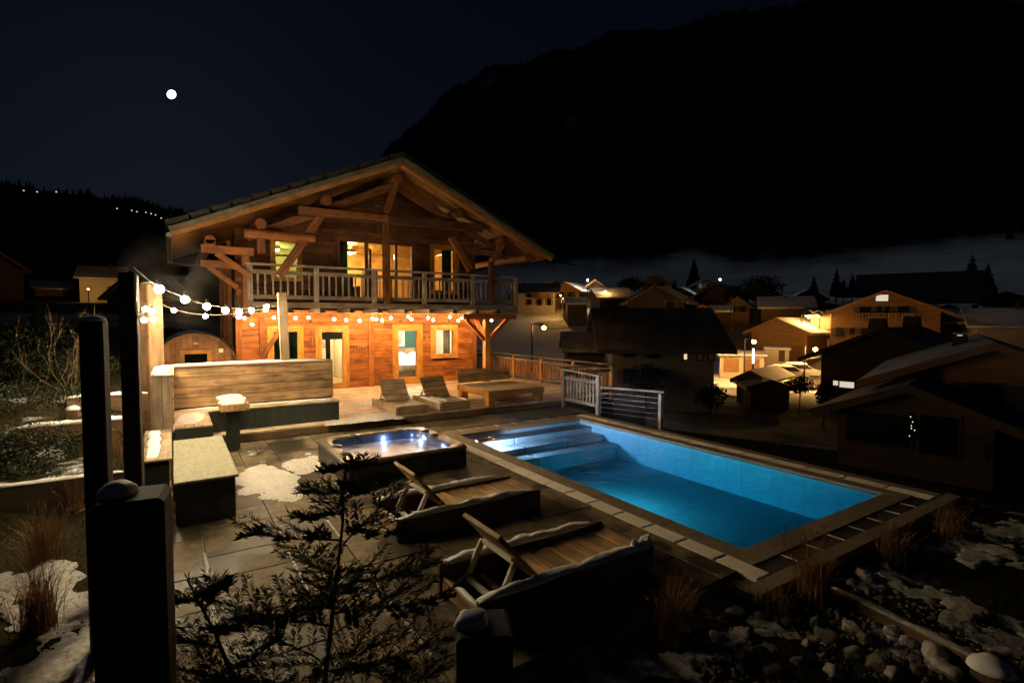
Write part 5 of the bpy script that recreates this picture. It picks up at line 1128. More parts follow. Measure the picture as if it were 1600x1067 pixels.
for a in (('small gabled house with snow roof at the far end of the lit lane', 866, 122, 462, 450, 441, 26, 0.3, 'village_wood', 'roof_snow'),
          ('low dark house left of the lone conifer, white roof', 1062, 118, 470, 460, 450, 34, -0.2, 'village_dark', 'roof_snow'),
          ('house with pale front between the big gabled house and the orange hut', 1078, 100, 492, 478, 466, 34, 0.2, 'village_plaster', 'roof_thin_snow'),
          ('small dark gabled house right of the hut with the white roof', 1152, 100, 492, 478, 466, 34, -0.1, 'village_wood', 'roof_snow'),
          ('wooden house with snow roof behind the barn left of the hotel', 1262, 112, 480, 466, 454, 44, 0.15, 'village_dark', 'roof_snow'),
          ('little house on the slope left of the green tinged lamp', 1100, 132, 452, 444, 437, 24, 0.2, 'village_dark', 'roof_thin_snow'),
          ('far dark house above the houses at the right frame edge', 1570, 112, 484, 470, 458, 60, -0.1, 'village_dark', 'roof_thin_snow'),
          ('pale roofed house just right of the hotel gable', 1478, 100, 500, 488, 478, 50, 0.1, 'village_wood', 'roof_snow'),
          ('gabled house half hidden by the chalet balcony end', 818, 116, 470, 456, 444, 34, 0.2, 'village_wood', 'roof_thin_snow')):
    house('house', 'house', a[0], *a[1:7], 8, True, a[7], a[8], a[9], 0.7, [(0.28, 0.6, 0.8, 0.9, WD), (0.7, 0.6, 0.8, 0.9, WD)])

frame()
def street_lamp(label, px, row, rowb, D, col, em, power, r=0.16, arm=True, m='dark_metal'):
    p = atd(px, row, D); zb = min(zrow(px, rowb, D), p.z - 1.5); t = thing('street_lamp', label, 'street lamp', (p.x, p.y, zb))
    ax = V((-p.y, p.x, 0)).normalized() * (0.9 if arm else 0.0)
    b = MB(); b.tube([(p.x + ax.x, p.y + ax.y, zb - 1), (p.x + ax.x, p.y + ax.y, p.z + 0.3)], [0.09, 0.06], 7); b.build('pole', m, t)
    if arm: b = MB(); b.tube([(p.x + ax.x, p.y + ax.y, p.z + 0.28), (p.x, p.y, p.z + 0.30)], 0.04, 6); b.build('arm', m, t)
    bx('hood', p.x - 0.22, p.x + 0.22, p.y - 0.22, p.y + 0.22, p.z + 0.19, p.z + 0.26, m, t)
    bm = bmesh.new(); bmesh.ops.create_icosphere(bm, subdivisions=2, radius=r); me = bpy.data.meshes.new('globe'); bm.to_mesh(me); bm.free(); me.materials.append(MATS[em])
    link('globe', me, Matrix.Translation(p), t); lamp('lamp_light', p, power * 7.0, col, r * 1.05, t)
SOD = (1.0, 0.50, 0.13)
street_lamp('orange street lamp glowing on the dark slope right of the chalet', 850, 512, 560, 40, SOD, 'sodium', 130, 0.15)
street_lamp('orange street lamp beside the right corner of the dim grey house', 1128, 526, 560, 64, SOD, 'sodium', 1500)
street_lamp('pinkish orange street lamp above the white double garage', 1178, 534, 585, 61, (1.0, 0.55, 0.22), 'sodium', 800, 0.2)
street_lamp('orange street lamp at the left eave of the dark house with two chimneys', 1274, 546, 580, 60, SOD, 'sodium', 2600, 0.19)
street_lamp('orange street lamp in front of the lit hotel wing', 1264, 495, 560, 81, SOD, 'sodium', 1300, 0.19)
street_lamp('orange wall lamp close under the lattice railing of the hotel wing', 1281, 494, 560, 82.3, SOD, 'sodium', 420, 0.16, False)
street_lamp('cold greenish street lamp on the snow slope above the village', 1125, 437, 452, 120, (0.8, 1.0, 0.75), 'cold_lamp', 500, 0.2, False)
street_lamp('small white lamp at the peak of the tall gabled chalet', 918, 438, 452, 111, (1.0, 0.9, 0.7), 'bulb_white', 500, 0.16, False)
street_lamp('low orange lamp lighting the yard of the tall gabled chalet', 946, 456, 478, 107, SOD, 'sodium', 1300, 0.12, False)
street_lamp('orange lamp beside the yellow lit house at the left', 138, 452, 474, 110, SOD, 'sodium', 900, 0.08, False)
street_lamp('orange lamp between the white house and the dark chalet on the hill', 876, 462, 476, 103, SOD, 'sodium', 900, 0.1, False)
p = atd(1177, 556, 60); t = thing('light_column', 'upright blue-white light tube standing before the white double garage', 'light', (p.x, p.y, zrow(1177, 572, 60)))
b = MB(); b.tube([(p.x, p.y, zrow(1177, 568, 60)), (p.x, p.y, zrow(1177, 545, 60))], 0.09, 8); b.build('tube', 'blue_tube', t)
b = MB(); b.tube([(p.x, p.y, zrow(1177, 582, 60) - 0.5), (p.x, p.y, zrow(1177, 568, 60))], 0.1, 8); b.build('base', 'dark_metal', t)
for px, row in ((37, 298), (88, 300), (58, 300), (183, 326), (206, 329), (214, 331), (228, 332), (236, 334), (243, 336), (252, 341)):
    D = 395; P = atd(px, row, D); bm = bmesh.new(); bmesh.ops.create_icosphere(bm, subdivisions=1, radius=0.42); me = bpy.data.meshes.new('distant_lamp'); bm.to_mesh(me); bm.free(); me.materials.append(MATS['hill_light_warm' if px < 100 else 'hill_light'])
    gz_ = gz(P.x, P.y); tag(link('distant_lamp', me, Matrix.Translation(P)), 'tiny distant lamp of a hamlet on the dark hill at the left', 'lamp', 'distant lamps on the hill')
tops = []
for px, rt, rb, D, lb in ((1143, 462, 506, 84, 'thin utility pole between the hut with the white roof and the snowy barn'), (1068, 468, 505, 80, 'thin utility pole beside the orange lit hut')):
    p = atd(px, rt, D); zb = zrow(px, rb, D) - 1; t = thing('utility_pole', lb, 'utility pole', (p.x, p.y, zb)); b = MB(); b.tube([(p.x, p.y, zb), (p.x, p.y, p.z)], [0.12, 0.08], 7); b.build('pole', 'trunk', t); bx('crossbar', p.x - 0.7, p.x + 0.7, p.y - 0.05, p.y + 0.05, p.z - 0.5, p.z - 0.38, 'trunk', t); tops.append((p, t))
b = MB(); a, c = tops[0][0], tops[1][0]; b.tube([a.lerp(c, k / 10) - V((0, 0, 0.36 + 0.8 * (1 - (2 * k / 10 - 1) ** 2))) for k in range(11)], 0.02, 4); b.build('wire', 'charcoal', tops[0][1])

# trodden snow road through the village
b = MB(); rp = [atd(1130, 600, 56), atd(1180, 590, 57), atd(1215, 580, 62), atd(1245, 575, 66), atd(1258, 560, 72), atd(1225, 545, 82), atd(1160, 520, 92), atd(1080, 500, 98), atd(940, 480, 104), atd(840, 480, 100)]
L_ = []
for i, q in enumerate(rp):
    d = rp[min(i + 1, len(rp) - 1)] - rp[max(i - 1, 0)]; d.z = 0; n_ = V((-d.y, d.x, 0)).normalized() * 2.6
    for s in (-1, 1): e = q + n_ * s; L_.append(V((e.x, e.y, 0)))
NR = 8; n0 = 0
for i in range(len(rp) - 1):
    for k in range(NR):
        f0, f1 = k / NR, (k + 1) / NR; qs = []
        for f in (f0, f1):
            for s in (0, 1): e = L_[2 * i + s].lerp(L_[2 * (i + 1) + s], f); qs.append(V((e.x, e.y, gz(e.x, e.y) + 0.14)))
        b.quad(qs[0], qs[1], qs[3], qs[2])
tag(b.build('road', 'road_snow'), kind='structure')

# parked cars
def car(label, px, row, D, rz, m='car_paint', group='cars parked in the village'):
    az = bearing(px); x, y = math.sin(az) * D, math.cos(az) * D; z = zrow(px, row, D)
    frame((x, y, z), -az + rz); t = link('parked_car', None, T.copy()); tag(t, label, 'car', group)
    b = MB(); b.prism([(-2.1, 0.32), (2.05, 0.32), (2.1, 0.75), (1.25, 0.92), (0.6, 1.42), (-1.2, 1.45), (-2.0, 0.95)], 'y', -0.82, 0.82); b.build('body', m, t)
    b = MB(); b.prism([(1.1, 0.95), (0.58, 1.36), (-1.15, 1.38), (-1.75, 0.97)], 'y', -0.835, 0.835); b.build('side_windows', 'window_dark', t)
    for sx in (-1.3, 1.3):
        for sy in (-0.8, 0.62): q = MB(); q.tube([(sx, sy, 0.32), (sx, sy + 0.18, 0.32)], 0.32, 12); q.build('wheel', 'tyre', t)
    for sy in (-0.6, 0.6): bx('headlight', 2.04, 2.1, sy - 0.15, sy + 0.15, 0.58, 0.72, 'grey_metal', t)
    snow_blob('snow', (-0.3, 0, 1.44), 1.0, 0.75, 0.12, t, 'snow', px * 0.1, 0, 0.1, 5, 18); frame()
car('snow covered car parked beside the orange lit road, furthest right', 1250, 590, 62, 0.15); car('snow covered car parked beside the low shed in the village', 1228, 594, 60, 0.5)
car('car parked on the lane above, under the low open barn', 1232, 530, 88, 0.2)

# trees in the village: trunk and ragged crown of drooping sprays
def conifer_crown(h, r, seed):
    rg = random.Random(seed); b = MB(); n = int(26 * h ** 0.5) + 20
    for k in range(n):
        f = (k + rg.random()) / n; z = h * (0.10 + 0.90 * f); R = r * (1 - f) ** 0.85 * rg.uniform(0.65, 1.1) + 0.08
        m = 6
        for j in range(m):
            a = rg.uniform(0, 2 * PI); wv = R * rg.uniform(0.25, 0.42); c, s = math.cos(a), math.sin(a); dz = R * rg.uniform(0.25, 0.5)
            b.tri((0.02 * c - 0.05 * s, 0.02 * s + 0.05 * c, z), (R * c - wv * s, R * s + wv * c, z - dz), (R * 0.85 * c + wv * s, R * 0.85 * s - wv * c, z - dz * 0.8))
            b.tri((R * 0.3 * c, R * 0.3 * s, z + 0.05), (R * c + wv * 0.5 * s, R * s - wv * 0.5 * c, z - dz * 1.25), (R * 1.08 * c - wv * 0.4 * s, R * 1.08 * s + wv * 0.4 * c, z - dz * 0.7))
    return b
def conifer(label, px, rowt, rowb, D, wide=0.22, seed=1, group='dark trees in the village'):
    az = bearing(px); x, y = math.sin(az) * D, math.cos(az) * D; zb, zt = zrow(px, rowb, D), zrow(px, rowt, D); h = zt - zb
    frame((x, y, zb)); t = link('conifer', None, T.copy()); tag(t, label, 'tree', group)
    b = MB(); b.tube([(0, 0, -1.5), (0, 0, h * 0.9)], [0.03 * h, 0.01 * h], 7); b.build('trunk', 'trunk', t); conifer_crown(h, h * wide, seed).build('crown', 'conifer', t, org=V((0, 0, 0))); frame()
def round_tree(label, px, rowt, rowb, D, wpx, seed=1, group='dark trees in the village', leaf='conifer', name='bushy_tree'):
    az = bearing(px); x, y = math.sin(az) * D, math.cos(az) * D; zb, zt = zrow(px, rowb, D), zrow(px, rowt, D); h = zt - zb; R = wpx / 2 / FPX * D * math.cos(az - YAW)
    frame((x, y, zb)); t = link(name, None, T.copy()); tag(t, label, 'tree', group); rg = random.Random(seed)
    b = MB(); b.tube([(0, 0, -1.5), (0.05 * h, 0, h * 0.4), (0, 0.03 * h, h * 0.85)], [0.04 * h, 0.03 * h, 0.008 * h], 7)
    for k in range(7): a = rg.uniform(0, 6.28); b.tube([(0, 0, h * (0.3 + 0.06 * k)), (R * 0.7 * math.cos(a), R * 0.7 * math.sin(a), h * (0.5 + 0.06 * k))], [0.014 * h, 0.004 * h], 5)
    b.build('trunk', 'trunk', t); b = MB(); q = 0.05 * h + 0.06 * R
    for k in range(1500):
        a, e, f = rg.uniform(0, 2 * PI), rg.uniform(-1, 1), rg.random() ** 0.45
        p = V((R * f * math.cos(a) * math.sqrt(1 - e * e), R * f * math.sin(a) * math.sqrt(1 - e * e), h * 0.5 + h * 0.5 * f * e)); p *= 1 + 0.18 * fbm(p.x * 1.2, p.y * 1.2, p.z * 1.2)
        u = V((rg.uniform(-1, 1), rg.uniform(-1, 1), rg.uniform(-1, 1))) * q; v = V((rg.uniform(-1, 1), rg.uniform(-1, 1), rg.uniform(-1, 1))) * q; b.tri(p, p + u, p + v)
    b.build('crown', leaf, t, org=V((0, 0, 0))); frame()
for i, a in enumerate(((1083, 404, 452, 150, 0.24, 'lone dark conifer on the snow slope above the village'), (1305, 420, 466, 120, 0.2, 'pointed conifer left of the hotel roof'), (1330, 428, 466, 118, 0.24, 'shorter conifer beside the pointed one left of the hotel roof'), (1316, 436, 466, 116, 0.26, 'stubby conifer between the two taller ones left of the hotel'), (1515, 398, 470, 126, 0.22, 'tall dark conifer on the slope right of the pale walled barn'), (1053, 436, 466, 118, 0.22, 'conifer right of the upper orange lit chalet'), (60, 470, 560, 26, 0.2, 'dark conifer standing on the left slope beyond the garden'), (1390, 430, 462, 128, 0.2, 'small conifer in front of the pale walled barn'), (1540, 412, 468, 122, 0.25, 'broad conifer at the right beside the tall one'), (1270, 432, 470, 124, 0.24, 'conifer behind the snowy barn roof'))):
    conifer(a[5], *a[:5], seed=20 + i)
for i, a in enumerate(((1190, 430, 472, 108, 62, 'round bushy tree above the snowy barn roof'), (1150, 446, 478, 104, 40, 'round bushy tree left of the larger one above the barn'), (985, 434, 456, 122, 44, 'dark bushy tree behind the houses on the hill'), (1450, 540, 580, 60, 60, 'dark bush at the right eave of the house with two chimneys'), (1252, 588, 616, 46, 40, 'dark bush beside the parked cars'), (1290, 596, 640, 42, 24, 'slim dark tree in front of the house with two chimneys'), (1560, 660, 730, 30, 110, 'black bush before the big brown house'), (1010, 570, 616, 38, 70, 'bush in front of the dim grey house'), (1112, 600, 640, 40, 50, 'dark bush at the right corner of the dim grey house'))):
    round_tree(a[5], *a[:5], seed=40 + i)
# little tree with fairy lights
p = atd(1425, 686, 26); t = thing('fairy_light_tree', 'small dark tree wound with a few white fairy lights', 'tree', p); h = zrow(1425, 646, 26) - p.z
b = MB(); b.tube([(p.x, p.y, p.z - 0.6), (p.x, p.y, p.z + h)], [0.04, 0.01], 6); b.build('trunk', 'trunk', t)
frame(p); conifer_crown(h, h * 0.3, 77).build('crown', 'conifer', t, org=V((0, 0, 0))); frame()
for px, row in ((1423, 651), (1426, 659), (1424, 665), (1424, 669), (1429, 672), (1421, 681), (1482, 660)):
    q = atd(px, row, 25.5 if px < 1450 else 27.5)
    if px < 1450: bm = bmesh.new(); bmesh.ops.create_icosphere(bm, subdivisions=1, radius=0.02); me = bpy.data.meshes.new('fairy_bulb'); bm.to_mesh(me); bm.free(); me.materials.append(MATS['fairy']); link('fairy_bulb', me, Matrix.Translation(q), t)

# ================================================================== THE GARDEN
def at_ground(px, py):
    """where the sight line through a photo point meets the garden soil"""
    d = ray(px, py).normalized(); s = 1.5
    while s < 90:
        q = EYEV + d * s
        if q.z <= gz(q.x, q.y): return V((q.x, q.y, gz(q.x, q.y)))
        s += 0.03
    return EYEV + d * 20
frame()
def edge(label, p0, p1, h, z, w_=0.09, snow=0.05, m='timber_edge', seed=1.0, group='timber edgings of the garden beds'):
    p0, p1 = V((p0[0], p0[1], 0)), V((p1[0], p1[1], 0)); c = (p0 + p1) / 2
    t = thing('timber_edging', label, 'timber edging', (c.x, c.y, z - h), 0, group); L = (p1 - p0).length; n = max(1, round(L / 2.2))
    for k in range(n):
        a, q = p0.lerp(p1, k / n + 0.002), p0.lerp(p1, (k + 1) / n - 0.002)
        bar('plank', (a.x, a.y, z - h / 2), (q.x, q.y, z - h / 2), w_, h, m, t, ch=0.012)
    if snow: snow_strip('snow', (p0.x, p0.y, z - 0.002), (p1.x, p1.y, z - 0.002), w_ * 1.25, snow, t, 'bed_snow' if p0.x > 3 else 'snow', seed, 0.7, max(16, int(L * 10)))
    return t
edge('dark board holding the snowy garden terrace nearest the foreground post', (-3.6, 9.62), (-0.62, 9.66), 0.62, 0.37, 0.08, 0.04, 'dark_wood', 2.2)
edge('snow topped board of the middle garden terrace behind the dark posts', (-2.25, 11.58), (-0.55, 11.66), 0.5, 0.85, 0.1, 0.06, seed=3.1)
edge('short snow topped board of the upper garden terrace behind the posts', (-1.72, 12.95), (-0.45, 12.98), 0.36, 1.14, 0.16, 0.05, seed=4.2)
p = V((-1.55, 12.3, 0)); t = thing('post_stub', 'little wooden stub with a cap of snow on the middle garden terrace', 'post', (p.x, p.y, 0.8)); bx('stub', p.x - 0.09, p.x + 0.09, p.y - 0.08, p.y + 0.08, 0.6, 1.0, 'timber_edge', t); snow_cap('snow', (p.x, p.y, 0.995), 0.11, 0.07, t, 3.0)
e0, e1 = atz(1300, 918, -0.06), atz(1548, 1040, -0.06)
edge('long snow topped board running through the stony bed right of the pool', e0, e1, 0.22, -0.05, 0.06, 0.03, 'timber_edge', 6.0)
e2, e3 = atz(1515, 803, -0.25), atz(1598, 822, -0.25)
edge('far snow topped board near the right frame edge', e2, (e3.x + 0.6, e3.y - 0.1), 0.25, -0.22, 0.07, 0.035, 'timber_edge', 7.0)
q = atz(1548, 1048, -0.05); t = thing('post_stub', 'square stub with a big snow cap in the lower right corner', 'post', (q.x, q.y, -0.2)); bx('stub', q.x - 0.1, q.x + 0.1, q.y - 0.1, q.y + 0.1, -0.4, -0.03, 'timber_edge', t); snow_cap('snow', (q.x, q.y, -0.03), 0.135, 0.085, t, 5.0)
# boardwalk
bw = thing('boardwalk', 'dim timber boardwalk leading away from the near pool corner', 'boardwalk', (7.4, 2.2, -0.3))
for k in range(9): bx('plank', 6.42, 8.36, 2.80 - k * 0.27, 2.80 - k * 0.27 + 0.258, -0.26, -0.215, 'rail_wood', bw)
bx('side_beam', 8.37, 8.50, 0.5, 3.0, -0.34, -0.17, 'pale_wood', bw); bx('side_beam', 6.28, 6.41, 0.5, 3.0, -0.34, -0.20, 'rail_wood', bw)
# stones of the bed
def rock_mesh(seed):
    bm = bmesh.new(); bmesh.ops.create_icosphere(bm, subdivisions=3, radius=1.0)
    for v in bm.verts:
        n = v.co.normalized(); k = 1 + 0.45 * fbm(n.x * 1.3 + seed, n.y * 1.3, n.z * 1.3 + seed, 3) + 0.05 * fbm(n.x * 5, n.y * 5 + seed, n.z * 5)
        v.co = V((n.x * k, n.y * k * 0.8, n.z * k * 0.62))
    me = bpy.data.meshes.new('stone'); bm.to_mesh(me); bm.free(); me.materials.append(MATS['rock'])
    for p in me.polygons: p.use_smooth = True
    return me
def cap_mesh(me, seed):
    """snow clinging to the upper faces of that stone, thinning to a ragged rim"""
    w_ = []; 
    for v in me.vertices: w_.append(v.normal.z - 0.42 + 0.55 * fbm(v.co.x * 2.2 + seed, v.co.y * 2.2, seed))
    b = MB(); idx = {}
    for p in me.polygons:
        if max(w_[i] for i in p.vertices) <= 0: continue
        for i in p.vertices:
            if i not in idx:
                v = me.vertices[i]; a = min(1.0, max(0.0, w_[i]) * 2.0); n = v.co.normalized(); idx[i] = len(b.v)
                b.v.append(v.co + V((n.x * 0.04 * a, n.y * 0.04 * a, (0.17 + 0.08 * fbm(v.co.x * 5, v.co.y * 5, seed)) * a ** 0.6)) - n * (0.02 if a == 0 else -0.012))
        b.f.append(tuple(idx[i] for i in p.vertices))
    m2 = bpy.data.meshes.new('snow'); m2.from_pydata([tuple(v) for v in b.v], [], b.f); m2.materials.append(MATS['bed_snow'])
    for p in m2.polygons: p.use_smooth = True
    return m2
RK = [rock_mesh(s * 3.7) for s in range(9)]; CK = [cap_mesh(m, k * 1.9) for k, m in enumerate(RK)]; rg = random.Random(21)
GRP = 'rounded stones of the garden bed'; placed = []
def stone(px, py, r, snow=False, lab=None):
    p = at_ground(px, py); k = len(placed); r *= rg.uniform(0.75, 1.2)
    o = link('stone', RK[k % 9], Matrix.Translation((p.x, p.y, p.z + r * 0.22)) @ Matrix.Rotation(rg.uniform(0, 6.28), 4, 'Z') @ Matrix.Diagonal((r * rg.uniform(0.85, 1.25), r * rg.uniform(0.85, 1.2), r * rg.uniform(0.85, 1.2), 1)))
    tag(o, lab or ('snow capped stone in the bed right of the foreground post' if snow else 'bare grey stone in the bed right of the foreground post'), 'stone', ('snow capped ' if snow else 'bare ') + GRP)
    if snow: link('snow', CK[k % 9], world(o), o)
    placed.append(p)
for px, py, r, s in ((1165, 1000, .16, 1), (1290, 1000, .12, 0), (1335, 1025, .15, 0), (1420, 1010, .12, 1), (1370, 1040, .12, 0), (1250, 1040, .13, 0), (1230, 975, .10, 0), (1395, 990, .10, 1), (1330, 985, .09, 1), (1460, 1030, .14, 1), (1480, 1055, .12, 1), (1300, 1055, .11, 1), (1210, 1020, .10, 0), (1260, 1010, .08, 1), (1185, 965, .08, 0), (1150, 960, .09, 1), (1100, 955, .08, 1), (1215, 1055, .10, 0), (1350, 1000, .08, 0), (1435, 1050, .10, 0), (1395, 1060, .1, 1), (1160, 1045, .1, 0), (1275, 975, .07, 1), (1310, 960, .06, 0), (1365, 965, .06, 1), (1285, 1030, .07, 0), (1445, 990, .07, 0), (1120, 1000, .09, 1), (1130, 975, .06, 0), (1075, 990, .08, 1), (1350, 905, .13, 1), (1385, 888, .1, 0), (1330, 915, .08, 1), (1240, 945, .08, 0), (1200, 940, .07, 1)):
    stone(px, py, r * 0.72, s)
b = MB()
for k in range(3800):
    x, y = rg.uniform(2.6, 9.5), rg.uniform(0.6, 2.8)
    if math.hypot(x, y) < 3.3 or (6.2 < x < 8.6): 
        if 6.2 < x < 8.6 or rg.random() < 0.8: continue
    r = rg.uniform(0.010, 0.038); z = gz(x, y) + 0.012; n = len(b.v); a0 = rg.uniform(0, 2)
    b.v += [V((x + r * math.cos(a0 + j * 1.57) * rg.uniform(0.8, 1.3), y + r * math.sin(a0 + j * 1.57) * rg.uniform(0.7, 1.2), z)) for j in range(4)] + [V((x, y, z + r * 0.7))]
    b.f += [(n + j, n + (j + 1) % 4, n + 4) for j in range(4)]
tag(b.build('gravel', 'rock', org=V((0, 0, 0))), 'pebbles scattered over the garden bed beside the pool', 'gravel', kind='stuff')
SNOWLAB = ('ragged snow right of the foreground post at the bottom frame edge', 'ragged snow around the biggest snow capped stone', 'ragged snow touching the right foot of the snow topped foreground post', 'ragged snow between the reddish grass clump and the stones', 'small ragged snow right beside the reddish grass clump', 'ragged snow just beyond the start of the long snowy board', 'ragged snow right of the middle of the long snowy board', 'ragged snow further right of the long snowy board', 'ragged snow along the outer side beam of the boardwalk', 'ragged snow below the far snowy board at the right frame edge', 'ragged snow beside the stub with the big snow cap', 'tiny ragged snow below the reddish grass clump', 'ragged snow right of the stub in the lower right corner', 'tiny ragged snow under the plumed grass clump')
for i, (px, py, rx, ry, h) in enumerate(((1020, 1050, .34, .2, .06), (1180, 990, .30, .16, .05), (930, 1060, .3, .15, .05), (1130, 1010, .2, .12, .05), (1110, 950, .22, .12, .04), (1365, 912, .3, .14, .06), (1450, 935, .3, .12, .04), (1500, 960, .34, .14, .05), (1560, 870, .4, .2, .05), (1595, 835, .4, .3, .06), (1545, 1000, .25, .12, .03), (1090, 1020, .18, .1, .04), (1590, 1010, .25, .14, .04), (1240, 1000, .16, .09, .04))):
    p = at_ground(px, py); o = snow_blob('snow_patch', (p.x, p.y, p.z), rx * 1.1, ry * 1.1, h * 0.5, None, 'bed_snow', 11.0 + i * 1.7, rg.uniform(-0.6, 0.6), 1.2, 7, 30, gz); tag(o, SNOWLAB[i], 'snow', 'snow remnants in the garden bed')
for i, (px, py, rx, ry, h) in enumerate(((110, 925, .5, .9, .10), (100, 1030, .4, .7, .10), (300, 985, .22, .3, .05), (330, 1040, .2, .25, .05))):
    p = at_ground(px, py); o = snow_blob('snow_patch', (p.x, p.y, p.z), rx, ry, h * 0.35, None, 'bed_snow', 31.0 + i * 2.7, 0.5, 1.3, 8, 34, gz); tag(o, ('upper snow bank under the dry grass left of the broad foreground post', 'lower snow bank at the bottom frame edge left of the broad post', 'snow under the evergreen right beside the broad foreground post', 'snow under the evergreen at the bottom frame edge')[i], 'snow', 'snow banks in the left foreground' if i < 2 else 'snow under the evergreen')

# grasses, shrubs
def grass_clump(label, px, py, h, n, spread, m='dry_grass', group=None, seed=1, plume=0.1, name='grass_clump', cat='ornamental grass'):
    p = at_ground(px, py); frame(p); t = link(name, None, T.copy()); tag(t, label, cat, group); rgg = random.Random(seed); b = MB(); pl = MB()
    for k in range(n):
        a = rgg.uniform(0, 2 * PI); L = h * rgg.uniform(0.55, 1.1); lean = rgg.uniform(0.05, 1.0) * spread; x0, y0 = rgg.gauss(0, 0.06), rgg.gauss(0, 0.06); wv = rgg.uniform(0.002, 0.0045)
        pr = []; c, s = math.cos(a), math.sin(a)
        for j in range(5):
            f = j / 4; pr.append(V((x0 + c * lean * f ** 1.9, y0 + s * lean * f ** 1.9, L * (f - 0.28 * lean / max(h, 0.1) * f ** 3) - 0.03)))
        for j in range(4):
            w0, w1 = wv * (1 - j / 4), wv * (1 - (j + 1) / 4) + 0.0004; n_ = V((-s, c, 0)); b.quad(pr[j] - n_ * w0, pr[j] + n_ * w0, pr[j + 1] + n_ * w1, pr[j + 1] - n_ * w1)
        if rgg.random() < plume:
            for q in range(7): e = pr[-1].lerp(pr[-2], q * 0.09); pl.tri(e, e + V((rgg.uniform(-.006, .006), rgg.uniform(-.006, .006), .03)), e + V((rgg.uniform(-.008, .008), rgg.uniform(-.008, .008), 0.01)))
    tag(b.build('blades', m, t, org=V((0, 0, 0))), kind='stuff')
    if pl.v: tag(pl.build('plumes', 'dry_grass', t, org=V((0, 0, 0))), kind='stuff')
    frame(); return t
grass_clump('dry reddish grass clump between the near lounger and the stony bed', 1045, 1000, 0.62, 330, 0.42, seed=1)
grass_clump('tall dry grass clump with feathery plumes at the near pool corner', 1268, 940, 0.72, 330, 0.32, seed=2, plume=0.3)
grass_clump('dry grass clump beside the boardwalk start', 1392, 880, 0.55, 260, 0.3, seed=3, plume=0.2)
grass_clump('dim dry grass clump beyond the boardwalk beam', 1480, 838, 0.5, 200, 0.28, seed=4)
grass_clump('low dry grass tuft between the stones right of the clump', 1215, 960, 0.34, 120, 0.2, seed=5)
grass_clump('dark dry grass clump at the lower left edge', 60, 985, 0.75, 420, 0.5, seed=6)
grass_clump('dark dry grass clump below the snowy terrace board', 70, 880, 0.7, 380, 0.5, seed=7)
grass_clump('dry grass between the two dark posts', 178, 712, 0.6, 220, 0.22, seed=8)
grass_clump('dry grass left of the broad foreground post', 120, 800, 0.5, 260, 0.45, seed=9)
grass_clump('low grey green tuft in the snowy bed beside the centre foreground post', 960, 1050, 0.3, 240, 0.3, 'green_leaf', seed=10)
grass_clump('low grey green tuft at the snowy bed below the near lounger', 890, 1060, 0.26, 200, 0.26, 'green_leaf', seed=11)
grass_clump('low dark herb among the stones at the bottom', 1330, 1060, 0.26, 90, 0.16, 'green_leaf', seed=12)
grass_clump('low dark herb beside the first stones', 1165, 950, 0.3, 140, 0.18, 'green_leaf', seed=13)
def leafy(label, px, py, rx, h, n, seed, m='green_leaf', q=0.05, group=None):
    p = at_ground(px, py); frame(p); t = link('low_shrub', None, T.copy()); tag(t, label, 'shrub', group); rgg = random.Random(seed); b = MB(); st = MB()
    for k in range(14): a = rgg.uniform(0, 6.28); st.tube([(0.1 * rx * math.cos(a), 0.1 * rx * math.sin(a), -0.05), (rx * 0.6 * math.cos(a), rx * 0.6 * math.sin(a), h * rgg.uniform(0.5, 0.95))], [0.012, 0.004], 4)
    for k in range(n):
        a, f = rgg.uniform(0, 6.28), rgg.random() ** 0.5; z = h * rgg.random() ** 0.7 * (1 - 0.55 * f * f); e = V((rx * f * math.cos(a), rx * f * math.sin(a), z)); u = V((rgg.uniform(-1, 1), rgg.uniform(-1, 1), rgg.uniform(-0.4, 1))).normalized() * q * rgg.uniform(0.6, 1.3); v = u.cross(V((rgg.uniform(-1, 1), rgg.uniform(-1, 1), rgg.uniform(-1, 1)))).normalized() * q * 0.3
        b.quad(e, e + u * 0.5 + v, e + u, e + u * 0.5 - v)
    st.build('stems', 'trunk', t); b.build('leaves', m, t, org=V((0, 0, 0))); frame()
leafy('dark green shrub at the left edge of the snowy garden terrace', 20, 728, 0.8, 0.55, 1500, 1); leafy('leafy green shrub in front of the middle garden board', 62, 712, 0.6, 0.5, 1200, 2); leafy('small green shrub on the snow near the dark board', 40, 742, 0.35, 0.22, 500, 3)
leafy('green ground shrub on the left slope above the terraces', 40, 640, 1.0, 0.5, 1400, 4); leafy('dim green shrub higher on the left slope', 90, 590, 1.3, 0.7, 1400, 5, q=0.08); leafy('dark shrub on the left slope under the cabin', 20, 560, 2.0, 1.0, 1500, 6, q=0.11)
leafy('small dry shrub with yellow leaves before the middle garden board', 72, 690, 0.2, 0.45, 90, 7, 'dry_grass', 0.04)
# turf blades on the slope and bed
b = MB(); rgg = random.Random(31)
for k in range(16000):
    x, y = rgg.uniform(-9, -0.7), rgg.uniform(3.2, 24)
    if fbm(x * 0.9, y * 0.9) < 0.02: continue
    z = gz(x, y); h = rgg.uniform(0.05, 0.16); a = rgg.uniform(0, 6.28); l = V((rgg.uniform(-.06, .06), rgg.uniform(-.06, .06), h)); wv = V((math.cos(a), math.sin(a), 0)) * 0.006
    e = V((x, y, z)); b.tri(e - wv, e + wv, e + l)
tag(b.build('grass', 'green_leaf', org=V((0, 0, 0))), 'rough winter turf on the garden slope left of the terrace', 'grass', kind='stuff')
